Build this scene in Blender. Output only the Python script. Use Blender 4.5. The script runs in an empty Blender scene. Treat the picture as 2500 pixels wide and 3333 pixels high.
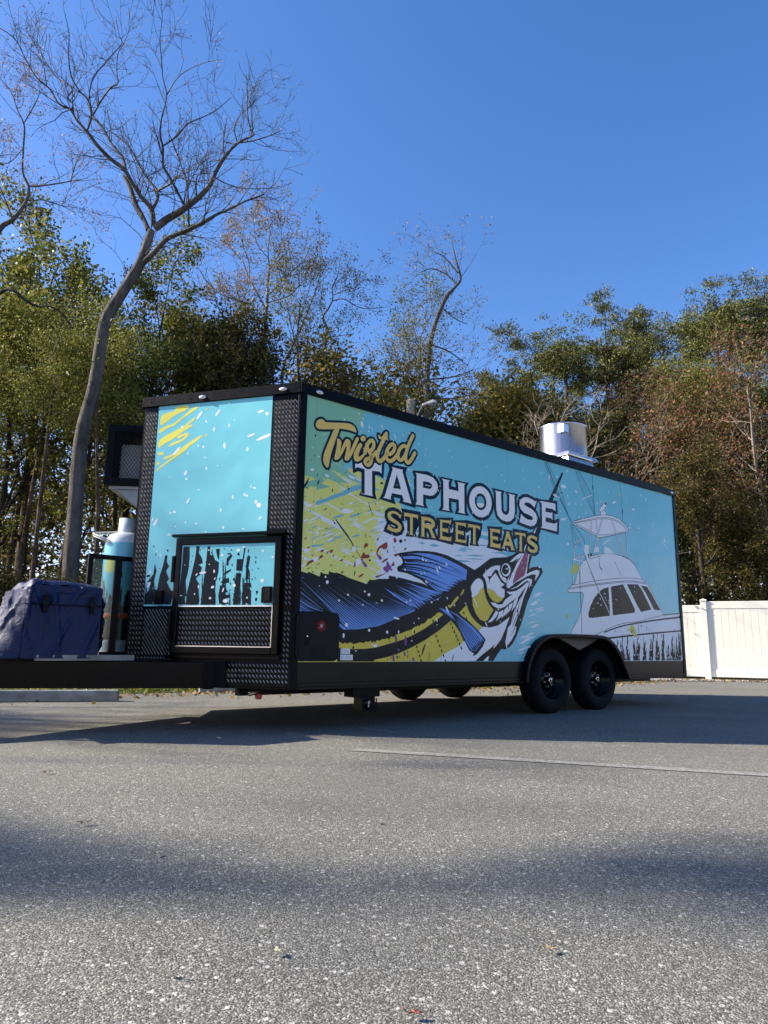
import bpy, bmesh, math, random
import numpy as np
from mathutils import Vector, Matrix
sc = bpy.context.scene
# ---------------------------------------------------------------- camera
W, H = 2500, 3333                      # photograph size, used only to describe the lens
f, p, r, h = 2261.5, .1917, .0137, .673
F = np.array([0, np.cos(p), np.sin(p)]); _u = np.array([0, -np.sin(p), np.cos(p)]); _s = np.array([1., 0, 0])
S = np.cos(r)*_s + np.sin(r)*_u; U = -np.sin(r)*_s + np.cos(r)*_u
O = np.array([0, 0, h])
cam = bpy.data.cameras.new('camera'); co = bpy.data.objects.new('camera', cam); sc.collection.objects.link(co)
co.matrix_world = Matrix(((S[0], U[0], -F[0], 0), (S[1], U[1], -F[1], 0), (S[2], U[2], -F[2], h), (0, 0, 0, 1)))
cam.sensor_fit = 'VERTICAL'; cam.sensor_height = 34.6; cam.sensor_width = 26; cam.lens = 34.6*f/H
cam.clip_start = .05; cam.clip_end = 2000
sc.camera = co
sc.render.resolution_x = 768; sc.render.resolution_y = 1024
# ---------------------------------------------------------------- sky and sun
SUN_AZ = math.radians(-87.0); SUN_EL = math.radians(32)
wd = bpy.data.worlds.new('World'); sc.world = wd; wd.use_nodes = True
nt = wd.node_tree; nt.nodes.clear()
sky = nt.nodes.new('ShaderNodeTexSky'); sky.sky_type = 'NISHITA'; sky.sun_disc = False
sky.sun_elevation = SUN_EL; sky.sun_rotation = SUN_AZ
sky.air_density = 1.0; sky.dust_density = .45; sky.ozone_density = 2.8; sky.altitude = 0
bg = nt.nodes.new('ShaderNodeBackground'); bg.inputs['Strength'].default_value = .107
wo = nt.nodes.new('ShaderNodeOutputWorld')
hs = nt.nodes.new('ShaderNodeHueSaturation'); hs.inputs['Saturation'].default_value = 1.27; nt.links.new(sky.outputs[0], hs.inputs['Color']); wb = nt.nodes.new('ShaderNodeMix'); wb.data_type = 'RGBA'; wb.blend_type = 'MULTIPLY'; wb.inputs[0].default_value = 1; wb.inputs[7].default_value = (1.22, .945, 1.02, 1); nt.links.new(hs.outputs[0], wb.inputs[6]); nt.links.new(wb.outputs[2], bg.inputs[0]); nt.links.new(bg.outputs[0], wo.inputs[0])
sl = bpy.data.lights.new('sun', 'SUN'); sl.energy = 5.0; sl.angle = math.radians(.55); sl.color = (1, .90, .75)
so = bpy.data.objects.new('sun', sl); sc.collection.objects.link(so); so.location = (-30, 0, 30)
sd = Vector((math.sin(SUN_AZ)*math.cos(SUN_EL), math.cos(SUN_AZ)*math.cos(SUN_EL), math.sin(SUN_EL)))
so.rotation_euler = sd.to_track_quat('Z', 'Y').to_euler()
vs = sc.view_settings; vs.view_transform = 'Standard'; vs.look = 'None'; vs.gamma = 1; vs.exposure = 1.24; vs.use_curve_mapping = False
try:
    sc.cycles.max_bounces = 6; sc.cycles.transparent_max_bounces = 8
except Exception: pass
# ---------------------------------------------------------------- frames of reference of the place
k = .673
c = np.array([-1.0525*k, 8.2484*k]); a = .889; b = -1.2801
e = np.array([np.sin(a), np.cos(a)]); n = np.array([-np.cos(a), np.sin(a)]); v = np.array([np.sin(b), np.cos(b)])
def ray(x, y): return F + S*(x-W/2)/f - U*(y-H/2)/f
def ground(x, y, z=0):
    d = ray(x, y); return O + (z-h)/d[2]*d
def atdist(x, y, Y):
    d = ray(x, y); return O + Y/d[1]*d
def plane(x, y, P0, N):
    d = ray(x, y); return O + ((P0-O)@N)/(d@N)*d
def side(x, y, off=0):                 # point of the near side wall: metres along it, height
    P = plane(x, y, np.array([c[0]-n[0]*off, c[1]-n[1]*off, 0]), np.array([n[0], n[1], 0])); return ((P[:2]-c)@e, P[2])
def vee(x, y, off=0):                  # point of the slanted nose wall
    m = np.array([v[1], -v[0]]); m = m if m[1] < 0 else -m
    P = plane(x, y, np.array([c[0]+m[0]*off, c[1]+m[1]*off, 0]), np.array([m[0], m[1], 0])); return ((P[:2]-c)@v, P[2])
def world(l): q = c+l[0]*e+l[1]*n; return np.array([q[0], q[1], l[2]])
# ---------------------------------------------------------------- helpers
COL = sc.collection
class MB:
    """collects shapes; build() links them as ONE mesh object"""
    def __init__(s): s.v = []; s.f = []; s.m = []; s.sm = []
    def add(s, vs, fs, m=0, smooth=False):
        o = len(s.v); s.v += [tuple(map(float, q)) for q in vs]
        for g in fs: s.f.append(tuple(o+i for i in g)); s.m.append(m); s.sm.append(smooth)
    def box(s, x0, x1, y0, y1, z0, z1, m=0):
        s.add([(x0,y0,z0),(x1,y0,z0),(x1,y1,z0),(x0,y1,z0),(x0,y0,z1),(x1,y0,z1),(x1,y1,z1),(x0,y1,z1)],
              [(0,3,2,1),(4,5,6,7),(0,1,5,4),(1,2,6,5),(2,3,7,6),(3,0,4,7)], m)
    def obox(s, P, ax, ay, az, m=0):   # oriented box from corner P and three edge vectors
        P = np.array(P, float); ax = np.array(ax, float); ay = np.array(ay, float); az = np.array(az, float)
        if np.dot(np.cross(ax, ay), az) < 0: P = P+ay; ay = -ay
        q = [P, P+ax, P+ax+ay, P+ay]; s.add(q+[w+az for w in q], [(0,3,2,1),(4,5,6,7),(0,1,5,4),(1,2,6,5),(2,3,7,6),(3,0,4,7)], m)
    def tube(s, pts, rad, k=8, m=0, cap=True, smooth=True):
        pts = [np.array(q, float) for q in pts]; N = len(pts)
        if not hasattr(rad, '__len__'): rad = [rad]*N
        t0 = pts[1]-pts[0]; up = np.array([0, 0, 1.]) if abs(t0[2]) < .9*np.linalg.norm(t0) else np.array([1., 0, 0])
        vs = []; fs = []
        for i in range(N):
            t = pts[min(i+1, N-1)]-pts[max(i-1, 0)]; t = t/(np.linalg.norm(t)+1e-12)
            x = np.cross(up, t); x /= np.linalg.norm(x)+1e-12; y = np.cross(t, x); up = y
            for j in range(k):
                an = 2*math.pi*j/k; vs.append(pts[i]+rad[i]*(math.cos(an)*x+math.sin(an)*y))
        for i in range(N-1):
            for j in range(k): fs.append((i*k+j, i*k+(j+1) % k, (i+1)*k+(j+1) % k, (i+1)*k+j))
        if cap: fs += [tuple(range(k))[::-1], tuple(range((N-1)*k, N*k))]
        s.add(vs, fs, m, smooth)
    def lathe(s, prof, C0, ax='z', k=32, m=0, smooth=True, closed=False):  # prof: (radius, height)
        vs = []; fs = []; N = len(prof)
        for (rr, hh) in prof:
            for j in range(k):
                an = 2*math.pi*j/k; q = (rr*math.cos(an), rr*math.sin(an), hh)
                if ax == 'y': q = (q[0], q[2], -q[1])
                if ax == 'x': q = (q[2], q[0], q[1])
                vs.append((C0[0]+q[0], C0[1]+q[1], C0[2]+q[2]))
        for i in range(N-1 if not closed else N):
            i2 = (i+1) % N
            for j in range(k): fs.append((i*k+j, i*k+(j+1) % k, i2*k+(j+1) % k, i2*k+j))
        s.add(vs, fs, m, smooth)
    def prism(s, poly, d0, d1, fn, m=0):    # 2D outline, extruded between d0 and d1; fn(u,w,d)->xyz
        N = len(poly); vs = [fn(q[0], q[1], d0) for q in poly]+[fn(q[0], q[1], d1) for q in poly]
        s.add(vs, [tuple(range(N))[::-1], tuple(range(N, 2*N))]+[(i, (i+1) % N, N+(i+1) % N, N+i) for i in range(N)], m)
    def build(s, name, mats, parent=None, bevel=0):
        me = bpy.data.meshes.new(name); me.from_pydata(s.v, [], s.f)
        for x in (mats if isinstance(mats, (list, tuple)) else [mats]): me.materials.append(x)
        me.polygons.foreach_set('material_index', s.m); me.polygons.foreach_set('use_smooth', s.sm)
        bm = bmesh.new(); bm.from_mesh(me)
        bmesh.ops.recalc_face_normals(bm, faces=bm.faces); bm.to_mesh(me); bm.free()
        o = bpy.data.objects.new(name, me); COL.objects.link(o)
        if parent: o.parent = parent
        if bevel:
            bv = o.modifiers.new('bevel', 'BEVEL'); bv.width = bevel; bv.segments = 2; bv.limit_method = 'ANGLE'; bv.angle_limit = .6
        return o
def tag(o, label=None, cat=None, group=None, kind=None):
    if label: o['label'] = label
    if cat: o['category'] = cat
    if group: o['group'] = group
    if kind: o['kind'] = kind
    return o
def empty(name, loc=(0, 0, 0), rz=0):
    o = bpy.data.objects.new(name, None); COL.objects.link(o); o.location = loc; o.rotation_euler = (0, 0, rz); o.empty_display_size = .2; return o
def kids(o): return [q for q in bpy.data.objects if q.parent == o]
def copy_tree(o, parent=None):
    q = o.copy(); COL.objects.link(q); q.parent = parent
    for ch in kids(o): copy_tree(ch, q)
    return q
# ---- node materials
class NM:
    def __init__(s, name):
        s.mat = bpy.data.materials.new(name); s.mat.use_nodes = True; s.nt = s.mat.node_tree; s.nt.nodes.clear()
        s.out = s.N('ShaderNodeOutputMaterial')
    def N(s, t, **kw):
        q = s.nt.nodes.new(t)
        for kk, vv in kw.items(): setattr(q, kk, vv)
        return q
    def L(s, x, y): s.nt.links.new(x, y)
    def val(s, sock, v):
        if isinstance(v, bpy.types.NodeSocket): s.L(v, sock)
        else: sock.default_value = v
    def math(s, op, x, y=0., z=None, clamp=False):
        q = s.N('ShaderNodeMath', operation=op); q.use_clamp = clamp; s.val(q.inputs[0], x); s.val(q.inputs[1], y)
        if z is not None: s.val(q.inputs[2], z)
        return q.outputs[0]
    def mix(s, fac, x, y, blend='MIX'):
        q = s.N('ShaderNodeMix', data_type='RGBA', blend_type=blend); s.val(q.inputs[0], fac)
        s.val(q.inputs[6], (*x, 1) if isinstance(x, tuple) and len(x) == 3 else x); s.val(q.inputs[7], (*y, 1) if isinstance(y, tuple) and len(y) == 3 else y)
        return q.outputs[2]
    def co(s): return s.N('ShaderNodeTexCoord').outputs['Object']
    def map(s, vec, scale=(1, 1, 1), rot=(0, 0, 0), loc=(0, 0, 0)):
        q = s.N('ShaderNodeMapping'); s.L(vec, q.inputs[0]); q.inputs['Scale'].default_value = scale; q.inputs['Rotation'].default_value = rot; q.inputs['Location'].default_value = loc; return q.outputs[0]
    def noise(s, vec, scale=5., detail=3., rough=.5, dist=0.):
        q = s.N('ShaderNodeTexNoise'); s.L(vec, q.inputs['Vector']); q.inputs['Scale'].default_value = scale; q.inputs['Detail'].default_value = detail; q.inputs['Roughness'].default_value = rough; q.inputs['Distortion'].default_value = dist; return q.outputs['Fac']
    def voro(s, vec, scale=5., feature='F1', out='Distance'):
        q = s.N('ShaderNodeTexVoronoi', feature=feature); s.L(vec, q.inputs['Vector']); q.inputs['Scale'].default_value = scale; return q.outputs[out]
    def step(s, x, lo, hi): 
        q = s.N('ShaderNodeMapRange'); q.clamp = True; s.val(q.inputs[0], x); q.inputs[1].default_value = lo; q.inputs[2].default_value = hi; return q.outputs[0]
    def bump(s, hgt, strength=.3, dist=.01):
        q = s.N('ShaderNodeBump'); s.L(hgt, q.inputs['Height']); q.inputs['Strength'].default_value = strength; q.inputs['Distance'].default_value = dist; return q.outputs[0]
    def bsdf(s, col, rough=.5, metal=0., spec=.5, coat=0., normal=None, coatrough=.05):
        q = s.N('ShaderNodeBsdfPrincipled'); s.val(q.inputs['Base Color'], (*col, 1) if isinstance(col, tuple) and len(col) == 3 else col); s.val(q.inputs['Roughness'], rough)
        q.inputs['Metallic'].default_value = metal; q.inputs['Specular IOR Level'].default_value = spec; q.inputs['Coat Weight'].default_value = coat; q.inputs['Coat Roughness'].default_value = coatrough
        if normal is not None: s.L(normal, q.inputs['Normal'])
        return q.outputs[0]
    def end(s, sh): s.L(sh, s.out.inputs['Surface']); return s.mat
def simple(name, col, rough=.5, metal=0., spec=.5, coat=0., var=.12, nscale=9., bump=0., bscale=60.):
    m = NM(name); o = m.co(); nn = m.noise(o, nscale, 4.)
    cc = m.mix(m.step(nn, .3, .7), tuple(x*(1-var) for x in col), tuple(min(1, x*(1+var)) for x in col))
    rr = m.math('ADD', m.math('MULTIPLY', m.noise(o, nscale*3, 3.), .2), rough-.1)
    nb = m.bump(m.noise(o, bscale, 3.), bump, .004) if bump else None
    return m.end(m.bsdf(cc, rr, metal, spec, coat, nb))
# ---------------------------------------------------------------- materials
M = {}
M['black_paint'] = simple('black_paint', (.002, .0022, .003), .2, spec=.16, coat=.0, bump=.02, bscale=5)
M['black_satin'] = simple('black_satin', (.002, .0026, .0045), .38, spec=.10, bump=.05)
M['black_tread'] = simple('black_tread_paint', (.002, .0022, .003), .3, spec=.12, coat=.0)
M['skirt'] = simple('skirt_paint', (.009, .0085, .007), .3, spec=.16, var=.3, nscale=2.5)
M['plastic'] = simple('black_plastic', (.007, .008, .010), .5, spec=.15, bump=.1, bscale=300)
M['rubber'] = simple('rubber', (.007, .007, .009), .8, spec=.15, bump=.1)
M['chrome'] = simple('bright_metal', (.75, .76, .78), .18, metal=1.)
M['lens'] = simple('clear_lens', (.8, .82, .8), .12, spec=.8, coat=.5)
M['white_plastic'] = simple('white_plastic', (.80, .80, .78), .4, var=.02)
M['red_plastic'] = simple('red_plastic', (.5, .05, .04), .4)
M['orange'] = simple('orange_strap', (.65, .13, .03), .6)
M['dirty_steel'] = simple('galvanised', (.34, .34, .33), .45, metal=.6, var=.3)
M['concrete'] = simple('old_concrete', (.30, .29, .26), .9, spec=.2, var=.35, nscale=6, bump=.5, bscale=80)
M['wood_post'] = simple('weathered_wood', (.33, .30, .22), .85, spec=.2, var=.3, nscale=12)
M['mesh_dark'] = simple('expanded_metal', (.012, .013, .016), .4)
m = NM('vinyl_fence_white'); o = m.co()
M['vinyl'] = m.end(m.bsdf(m.mix(m.step(m.noise(o, 2.5, 4.), .35, .75), (.78, .765, .67), (.73, .71, .61)), .42, normal=m.bump(m.noise(o, 30, 2.), .05, .002)))
# brushed stainless for the exhaust drum
m = NM('brushed_stainless'); o = m.co()
st = m.noise(m.map(o, (26, 26, .6)), 1., 4.); dn = m.noise(o, 3., 2.)
M['stainless'] = m.end(m.bsdf(m.mix(st, (.62, .63, .65), (.78, .78, .79)), m.math('ADD', m.math('MULTIPLY', st, .16), .16), 1., normal=m.bump(m.math('ADD', m.math('MULTIPLY', st, .3), dn), .12, .02)))
# smoked guard panel
m = NM('smoked_acrylic'); g = m.N('ShaderNodeBsdfGlossy'); g.inputs['Roughness'].default_value = .03; g.inputs['Color'].default_value = (.5, .55, .55, 1)
t = m.N('ShaderNodeBsdfTransparent'); t.inputs['Color'].default_value = (.74, .84, .84, 1); x = m.N('ShaderNodeMixShader'); x.inputs[0].default_value = .025; m.L(t.outputs[0], x.inputs[1]); m.L(g.outputs[0], x.inputs[2])
M['smoked'] = m.end(x.outputs[0])
# printed vinyl wrap: wavy, glossy sheet over panel joints
def wrapbump(m, o):
    big = m.noise(m.map(o, (1.1, 1.1, 1.6)), 1.4, 2., .5); med = m.noise(o, 5.5, 2.)
    return m.bump(m.math('ADD', big, m.math('MULTIPLY', med, .16)), .25, .05)
def ink(name, col):
    m = NM(name); o = m.co(); nn = m.noise(o, 2.2, 3.)
    return m.end(m.bsdf(m.mix(m.step(nn, .3, .7), tuple(x*.95 for x in col), tuple(min(1, x*1.04) for x in col)), .26, spec=.13, coat=.0, normal=wrapbump(m, o)))
INKC = dict(ink=(.007, .011, .018), navy=(.007, .026, .05), white=(.93, .92, .90), gold=(.76, .60, .09), gold2=(.84, .60, .17), pink=(.34, .10, .17), fin=(.17, .36, .82),
    window=(.020, .014, .008), aqua=(.34, .68, .72), inkline=(.03, .08, .10), splatY=(.66, .66, .14), splatYs=(.80, .76, .15), tealbg=(.19, .52, .60), greenbg=(.24, .55, .36),
    purple=(.26, .08, .28), rust=(.32, .055, .04), paley=(.80, .80, .50), inks=(.014, .018, .024), whites=(.84, .88, .88))
for kk, vv in INKC.items(): M['p_'+kk] = ink('print_'+kk, vv)
def wrapmat(name, nose=False):
    m = NM(name); o = m.co(); sp = m.N('ShaderNodeSeparateXYZ'); m.L(o, sp.inputs[0]); u, z = sp.outputs[0], sp.outputs[2]
    cy = (.21, .63, .70)
    col = m.mix(m.step(m.noise(o, .9, 3.), .35, .7), cy, (.19, .59, .67))
    if not nose:
        q = m.map(o, (1, 1, 1), rot=(0, math.radians(-17), 0))
        q1 = m.map(q, (1.1, 1, 9)); n1 = m.noise(q1, 1.3, 5., .6, .3); n2 = m.noise(m.map(q, (1.6, 1, 14), loc=(3, 0, 7)), 1.5, 5., .62, .4)
        n3 = m.noise(m.map(o, (2.2, 1, 17), loc=(1, 0, 2)), 1.2, 4., .6, .3); n4 = m.noise(m.map(m.map(o, rot=(0, math.radians(50), 0)), (1, 1, 7), loc=(5, 0, 0)), 1.4, 3.)
        # green corner at the top front, fading along the wall
        g = m.math('SUBTRACT', .62, u)                       # >0 near the front
        g = m.math('MULTIPLY_ADD', m.math('SUBTRACT', z, 1.9), .15, g); g = m.math('MULTIPLY_ADD', n4, .9, m.math('SUBTRACT', g, .55))
        col = m.mix(m.step(g, -.02, .02), col, (.27, .58, .36))
        # yellow rays below it
        yz = m.math('MULTIPLY_ADD', u, .16, 2.16); ymask = m.math('SUBTRACT', yz, z)          # >0 below the line
        ymask = m.math('MINIMUM', m.math('MULTIPLY', ymask, 1.2), m.math('MULTIPLY', m.math('SUBTRACT', 1.28, u), .8)); ymask = m.math('MINIMUM', ymask, .36)
        yv = m.math('ADD', n1, ymask); col = m.mix(m.step(yv, .66, .67), col, (.80, .78, .20))
        # white streaks
        wv = m.math('ADD', n2, m.math('MINIMUM', m.math('MULTIPLY', ymask, .4), .05)); col = m.mix(m.step(wv, .635, .645), col, (.84, .86, .88))
        # white cloud behind the lower lettering
        wc = m.math('MINIMUM', m.math('SUBTRACT', u, .80), m.math('MULTIPLY', m.math('SUBTRACT', 2.62, u), .55)); wz = m.math('MINIMUM', m.math('SUBTRACT', z, .95), m.math('SUBTRACT', m.math('MULTIPLY_ADD', u, .0, 1.87), z))
        wm = m.math('MINIMUM', m.math('MULTIPLY', wc, 2.), m.math('MULTIPLY', wz, 1.6)); wm = m.math('MINIMUM', wm, .27)
        col = m.mix(m.step(m.math('ADD', n3, wm), .60, .615), col, (.80, .84, .88))
        seam = m.math('ABSOLUTE', m.math('SUBTRACT', m.math('FRACT', m.math('DIVIDE', m.math('ADD', u, .45), 1.22)), .5)); 
        col = m.mix(m.math('MULTIPLY', m.step(seam, .0022, .0008), .35), col, (.05, .12, .16))
    return m.end(m.bsdf(col, .18, spec=.3, coat=.0, normal=wrapbump(m, o)))
M['wrap'] = wrapmat('wrap_side'); M['wrap_nose'] = wrapmat('wrap_nose', True)
# asphalt with pale aggregate
m = NM('asphalt'); o = m.co()
v1 = m.voro(o, 215., out='Color'); v1s = m.N('ShaderNodeSeparateColor'); m.L(v1, v1s.inputs[0])
v2 = m.voro(m.map(o, loc=(3.3, 1.7, 0)), 330., out='Color'); v2s = m.N('ShaderNodeSeparateColor'); m.L(v2, v2s.inputs[0])
v3 = m.voro(m.map(o, loc=(1.3, 8.7, 0)), 62., out='Color'); v3s = m.N('ShaderNodeSeparateColor'); m.L(v3, v3s.inputs[0]); d3 = m.voro(m.map(o, loc=(1.3, 8.7, 0)), 62.)
big = m.noise(o, .5, 5., .6)
base = m.mix(v1s.outputs[0], (.032, .033, .030), (.142, .140, .118))
base = m.mix(m.step(v1s.outputs[1], .80, .95), base, (.40, .395, .34))
base = m.mix(m.math('MULTIPLY', m.step(v2s.outputs[0], .70, .90), .7), base, (.36, .355, .33))
base = m.mix(m.math('MULTIPLY', m.step(v3s.outputs[0], .90, .93), m.step(d3, .42, .30)), base, (.50, .49, .46))
base = m.mix(m.math('MULTIPLY', m.step(big, .35, .7), .4), base, (.150, .148, .128))
st1 = m.noise(m.map(o, (1, 2.2, 1), loc=(4, 2, 0)), .35, 4., .6); base = m.mix(m.math('MULTIPLY', m.step(st1, .50, .66), .30), base, (.055, .052, .048))
sepo = m.N('ShaderNodeSeparateXYZ'); m.L(o, sepo.inputs[0])
hb = m.math('ADD', m.math('MULTIPLY', m.voro(o, 215.), -1.), m.math('MULTIPLY', m.noise(o, 260., 2.), .5))
M['asphalt'] = m.end(m.bsdf(base, .8, spec=.3, normal=m.bump(hb, .65, .0035)))
m = NM('faded_line_paint'); o = m.co()
M['line'] = m.end(m.bsdf(m.mix(m.step(m.noise(o, 45, 4., .7), .42, .60), (.15, .147, .135), (.30, .295, .27)), .8))
m = NM('forest_floor'); o = m.co()
M['floor'] = m.end(m.bsdf(m.mix(m.step(m.noise(o, .7, 6., .65), .4, .65), m.mix(m.noise(o, 30, 3.), (.07, .045, .022), (.16, .11, .055)), (.035, .055, .018)), .9, spec=.1, normal=m.bump(m.noise(o, 18, 5.), .8, .05)))
m = NM('verge_grass'); o = m.co()
M['verge'] = m.end(m.bsdf(m.mix(m.step(m.noise(o, 2.2, 5.), .45, .7), (.035, .07, .018), (.11, .085, .04)), .9, spec=.1))
# bark
def bark(name, c1, c2, sc_=1.):
    m = NM(name); o = m.co(); w = m.noise(m.map(o, (9*sc_, 9*sc_, 2.2*sc_)), 1., 6., .65, .5); pt = m.noise(o, 1.1, 4.)
    cc = m.mix(m.step(w, .35, .65), c1, c2); cc = m.mix(m.math('MULTIPLY', m.step(pt, .5, .68), .45), cc, tuple(min(1, x*1.35+.02) for x in c2))
    return m.end(m.bsdf(cc, .9, spec=.1, normal=m.bump(m.math('ADD', w, m.math('MULTIPLY', m.noise(o, 30*sc_, 4.), .4)), 1., .05)))
M['bark_grey'] = bark('bark_grey', (.058, .052, .046), (.15, .135, .12)); M['bark_mid'] = bark('bark_mid', (.09, .08, .07), (.23, .205, .18)); M['bark_dark'] = bark('bark_dark', (.030, .026, .022), (.085, .072, .058)); M['bark_pine'] = bark('bark_pine', (.035, .025, .020), (.17, .12, .085), .6)
M['bark_pale'] = bark('bark_pale', (.12, .10, .08), (.30, .26, .21))
def leaf(name, cols, trans=.35, rough=.5):
    m = NM(name); g = m.N('ShaderNodeNewGeometry'); cr = m.N('ShaderNodeValToRGB'); m.L(g.outputs['Random Per Island'], cr.inputs[0]); cr.color_ramp.interpolation = 'CONSTANT'
    el = cr.color_ramp.elements; el[0].color = (*cols[0], 1); el[0].position = 0; el[1].position = 1/len(cols); el[1].color = (*cols[1], 1)
    for i_, cc in enumerate(cols[2:]): q = el.new((i_+2)/len(cols)); q.color = (*cc, 1)
    big = m.noise(m.co(), .55, 2.); col = m.mix(m.step(big, .35, .7), cr.outputs[0], m.mix(1., cr.outputs[0], (1.12, 1.1, .85), 'MULTIPLY'))
    d = m.bsdf(col, rough, spec=.12); t = m.N('ShaderNodeBsdfTranslucent'); m.L(col, t.inputs[0]); x = m.N('ShaderNodeMixShader'); x.inputs[0].default_value = trans; m.L(d, x.inputs[1]); m.L(t.outputs[0], x.inputs[2]); return m.end(x.outputs[0])
M['lf_green'] = leaf('leaves_olive_green', [(.07, .095, .020), (.12, .145, .028), (.18, .195, .036), (.045, .062, .018), (.22, .215, .045), (.27, .25, .07)])
M['lf_lime'] = leaf('leaves_yellow_green', [(.12, .15, .026), (.20, .22, .04), (.28, .26, .05), (.07, .095, .022), (.17, .14, .04)])
M['lf_dark'] = leaf('leaves_dark_brown_green', [(.060, .062, .022), (.095, .090, .028), (.14, .12, .038), (.16, .115, .04), (.042, .045, .018)])
M['lf_brown'] = leaf('leaves_dry_brown', [(.22, .14, .07), (.30, .21, .11), (.16, .14, .05), (.34, .22, .13), (.12, .11, .04)])
M['lf_gold'] = leaf('leaves_gold', [(.28, .21, .045), (.17, .165, .035), (.34, .26, .055), (.10, .11, .03), (.24, .16, .045)])
M['lf_red'] = leaf('leaves_rust_red', [(.23, .09, .06), (.31, .16, .12), (.12, .06, .035), (.16, .10, .05), (.085, .08, .03), (.13, .12, .045)])
M['lf_pine'] = leaf('pine_needles', [(.065, .082, .028), (.115, .13, .038), (.165, .175, .055), (.045, .058, .024), (.19, .18, .07)], .15)
M['lf_pink'] = leaf('leaves_dusty_pink', [(.30, .17, .13), (.22, .13, .10), (.34, .22, .15), (.20, .15, .08), (.14, .11, .07)])
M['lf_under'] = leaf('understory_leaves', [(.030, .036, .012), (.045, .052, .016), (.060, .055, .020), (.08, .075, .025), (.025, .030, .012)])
# ---------------------------------------------------------------- printed artwork, laid out on the planes of the walls it is printed on
def artwork():
    CR=dict(F1=(970,1780,5.53),F2=(1220,1780,5.53),F3=(1480,1740,5.267),T1=(1000,1340,4.484),T2=(1130,1490,4.608),T3=(1420,1540,4.046),
    T4=(1240,1640,5.925),T5=(1480,1690,5.7207),B1=(1750,1480,3.687),B2=(1820,1650,5.53),B3=(1820,1860,3.95),Y1=(970,1280,5.53),Y2=(970,1560,4.608),
    S=(0,0,1),V1=(300,1200,2.37),V2=(540,1700,3.77),V3=(300,1700,1.952))
    def C(cr,*xy):
        ox,oy,s=CR[cr]; a=np.array(xy,float).reshape(-1,2)
        return [tuple(p) for p in a/s+np.array([ox,oy])]
    EL=[] # (face,color,points px)
    FACE='side';GRP=''
    def chaikin(pts,n=1,closed=True):
        for _ in range(n):
            o=[];m=len(pts)
            rng=range(m) if closed else range(m-1)
            if not closed:o.append(pts[0])
            for i in rng:
                a=np.array(pts[i]);b=np.array(pts[(i+1)%m]);o+= [tuple(a*.75+b*.25),tuple(a*.25+b*.75)]
            if not closed:o.append(pts[-1])
            pts=o
        return pts
    def topl(pts):
        if FACE=='side': return [side(*p) for p in pts]
        return [vee(p[0],p[1],.04 if FACE=='door' else 0) for p in pts]
    def poly(col,pts,sm=0):
        if sm:pts=chaikin(pts,sm)
        EL.append((FACE,GRP,col,topl(pts)))
    def area(p):
        p=np.array(p);x,y=p[:,0],p[:,1];return .5*np.sum(x*np.roll(y,-1)-y*np.roll(x,-1))
    def offset(pts,d):
        # mitre offset outward in metric coords
        p=np.array(pts); 
        if area(p)<0:p=p[::-1]
        n=len(p);out=[]
        for i in range(n):
            a,b,c2=p[i-1],p[i],p[(i+1)%n]
            e1=b-a;e2=c2-b
            l1=np.linalg.norm(e1);l2=np.linalg.norm(e2)
            if l1<1e-9 or l2<1e-9: continue
            n1=np.array([e1[1],-e1[0]])/l1;n2=np.array([e2[1],-e2[0]])/l2
            m=n1+n2;q=m@m
            if q<.3: out.append(b+n1*d+ (e1/l1)*d*.6);out.append(b+n2*d-(e2/l2)*d*.6)
            else: out.append(b+m*(2*d/q) if q>1.0 else b+m/np.sqrt(q)*d*1.4)
        return [tuple(x) for x in out]
    def outl(col,pts,d,sm=0):
        if sm:pts=chaikin(pts,sm)
        EL.append((FACE,GRP,col,offset(topl(pts),d)))
    def stroke(col,pts,w,w2=None,wm=None,cap=True,smooth=True):
        """w in metres"""
        p=topl(pts)
        stroke_l(col,p,w,w2,wm,cap,smooth)
    def stroke_l(col,p,w,w2=None,wm=None,cap=True,smooth=True,ret=False):
        if smooth and len(p)>2:p=chaikin(p,2,False)
        p=np.array(p,float)
        # resample dedupe
        q=[p[0]]
        for x in p[1:]:
            if np.linalg.norm(x-q[-1])>1e-4:q.append(x)
        p=np.array(q);n=len(p)
        if n<2:return
        if w2 is None:w2=w
        L=[];R=[];cum=np.r_[0,np.cumsum(np.linalg.norm(np.diff(p,axis=0),axis=1))];cum/=cum[-1]
        for i in range(n):
            t=p[min(i+1,n-1)]-p[max(i-1,0)];t/=np.linalg.norm(t)+1e-12;nn=np.array([-t[1],t[0]])
            s=cum[i];ww=(w*(1-s)+w2*s)/2
            if wm is not None: 
                ww=((w*(1-2*s)+wm*2*s) if s<.5 else (wm*(2-2*s)+w2*(2*s-1)))/2
            L.append(p[i]+nn*ww);R.append(p[i]-nn*ww)
        pts=[]
        pts+=L
        if cap and w2>.004:
            t=p[-1]-p[-2];a0=math.atan2(t[1],t[0])
            for k in range(1,5):
                a=a0+math.pi/2-k*math.pi/5;pts.append(p[-1]+np.array([math.cos(a),math.sin(a)])*w2/2)
        pts+=R[::-1]
        if cap and w>.004:
            t=p[0]-p[1];a0=math.atan2(t[1],t[0])
            for k in range(1,5):
                a=a0+math.pi/2-k*math.pi/5;pts.append(p[0]+np.array([math.cos(a),math.sin(a)])*w/2)
        EL.append((FACE,GRP,col,[tuple(x) for x in pts]))
    def ell(col,cr,cx,cy,rx,ry,n=20,rot=0):
        pts=[]
        for k in range(n):
            a=2*math.pi*k/n;x=rx*math.cos(a);y=ry*math.sin(a);pts+=[cx+x*math.cos(rot)-y*math.sin(rot),cy+x*math.sin(rot)+y*math.cos(rot)]
        poly(col,C(cr,*pts))
    rnd=random.Random(5)
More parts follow.
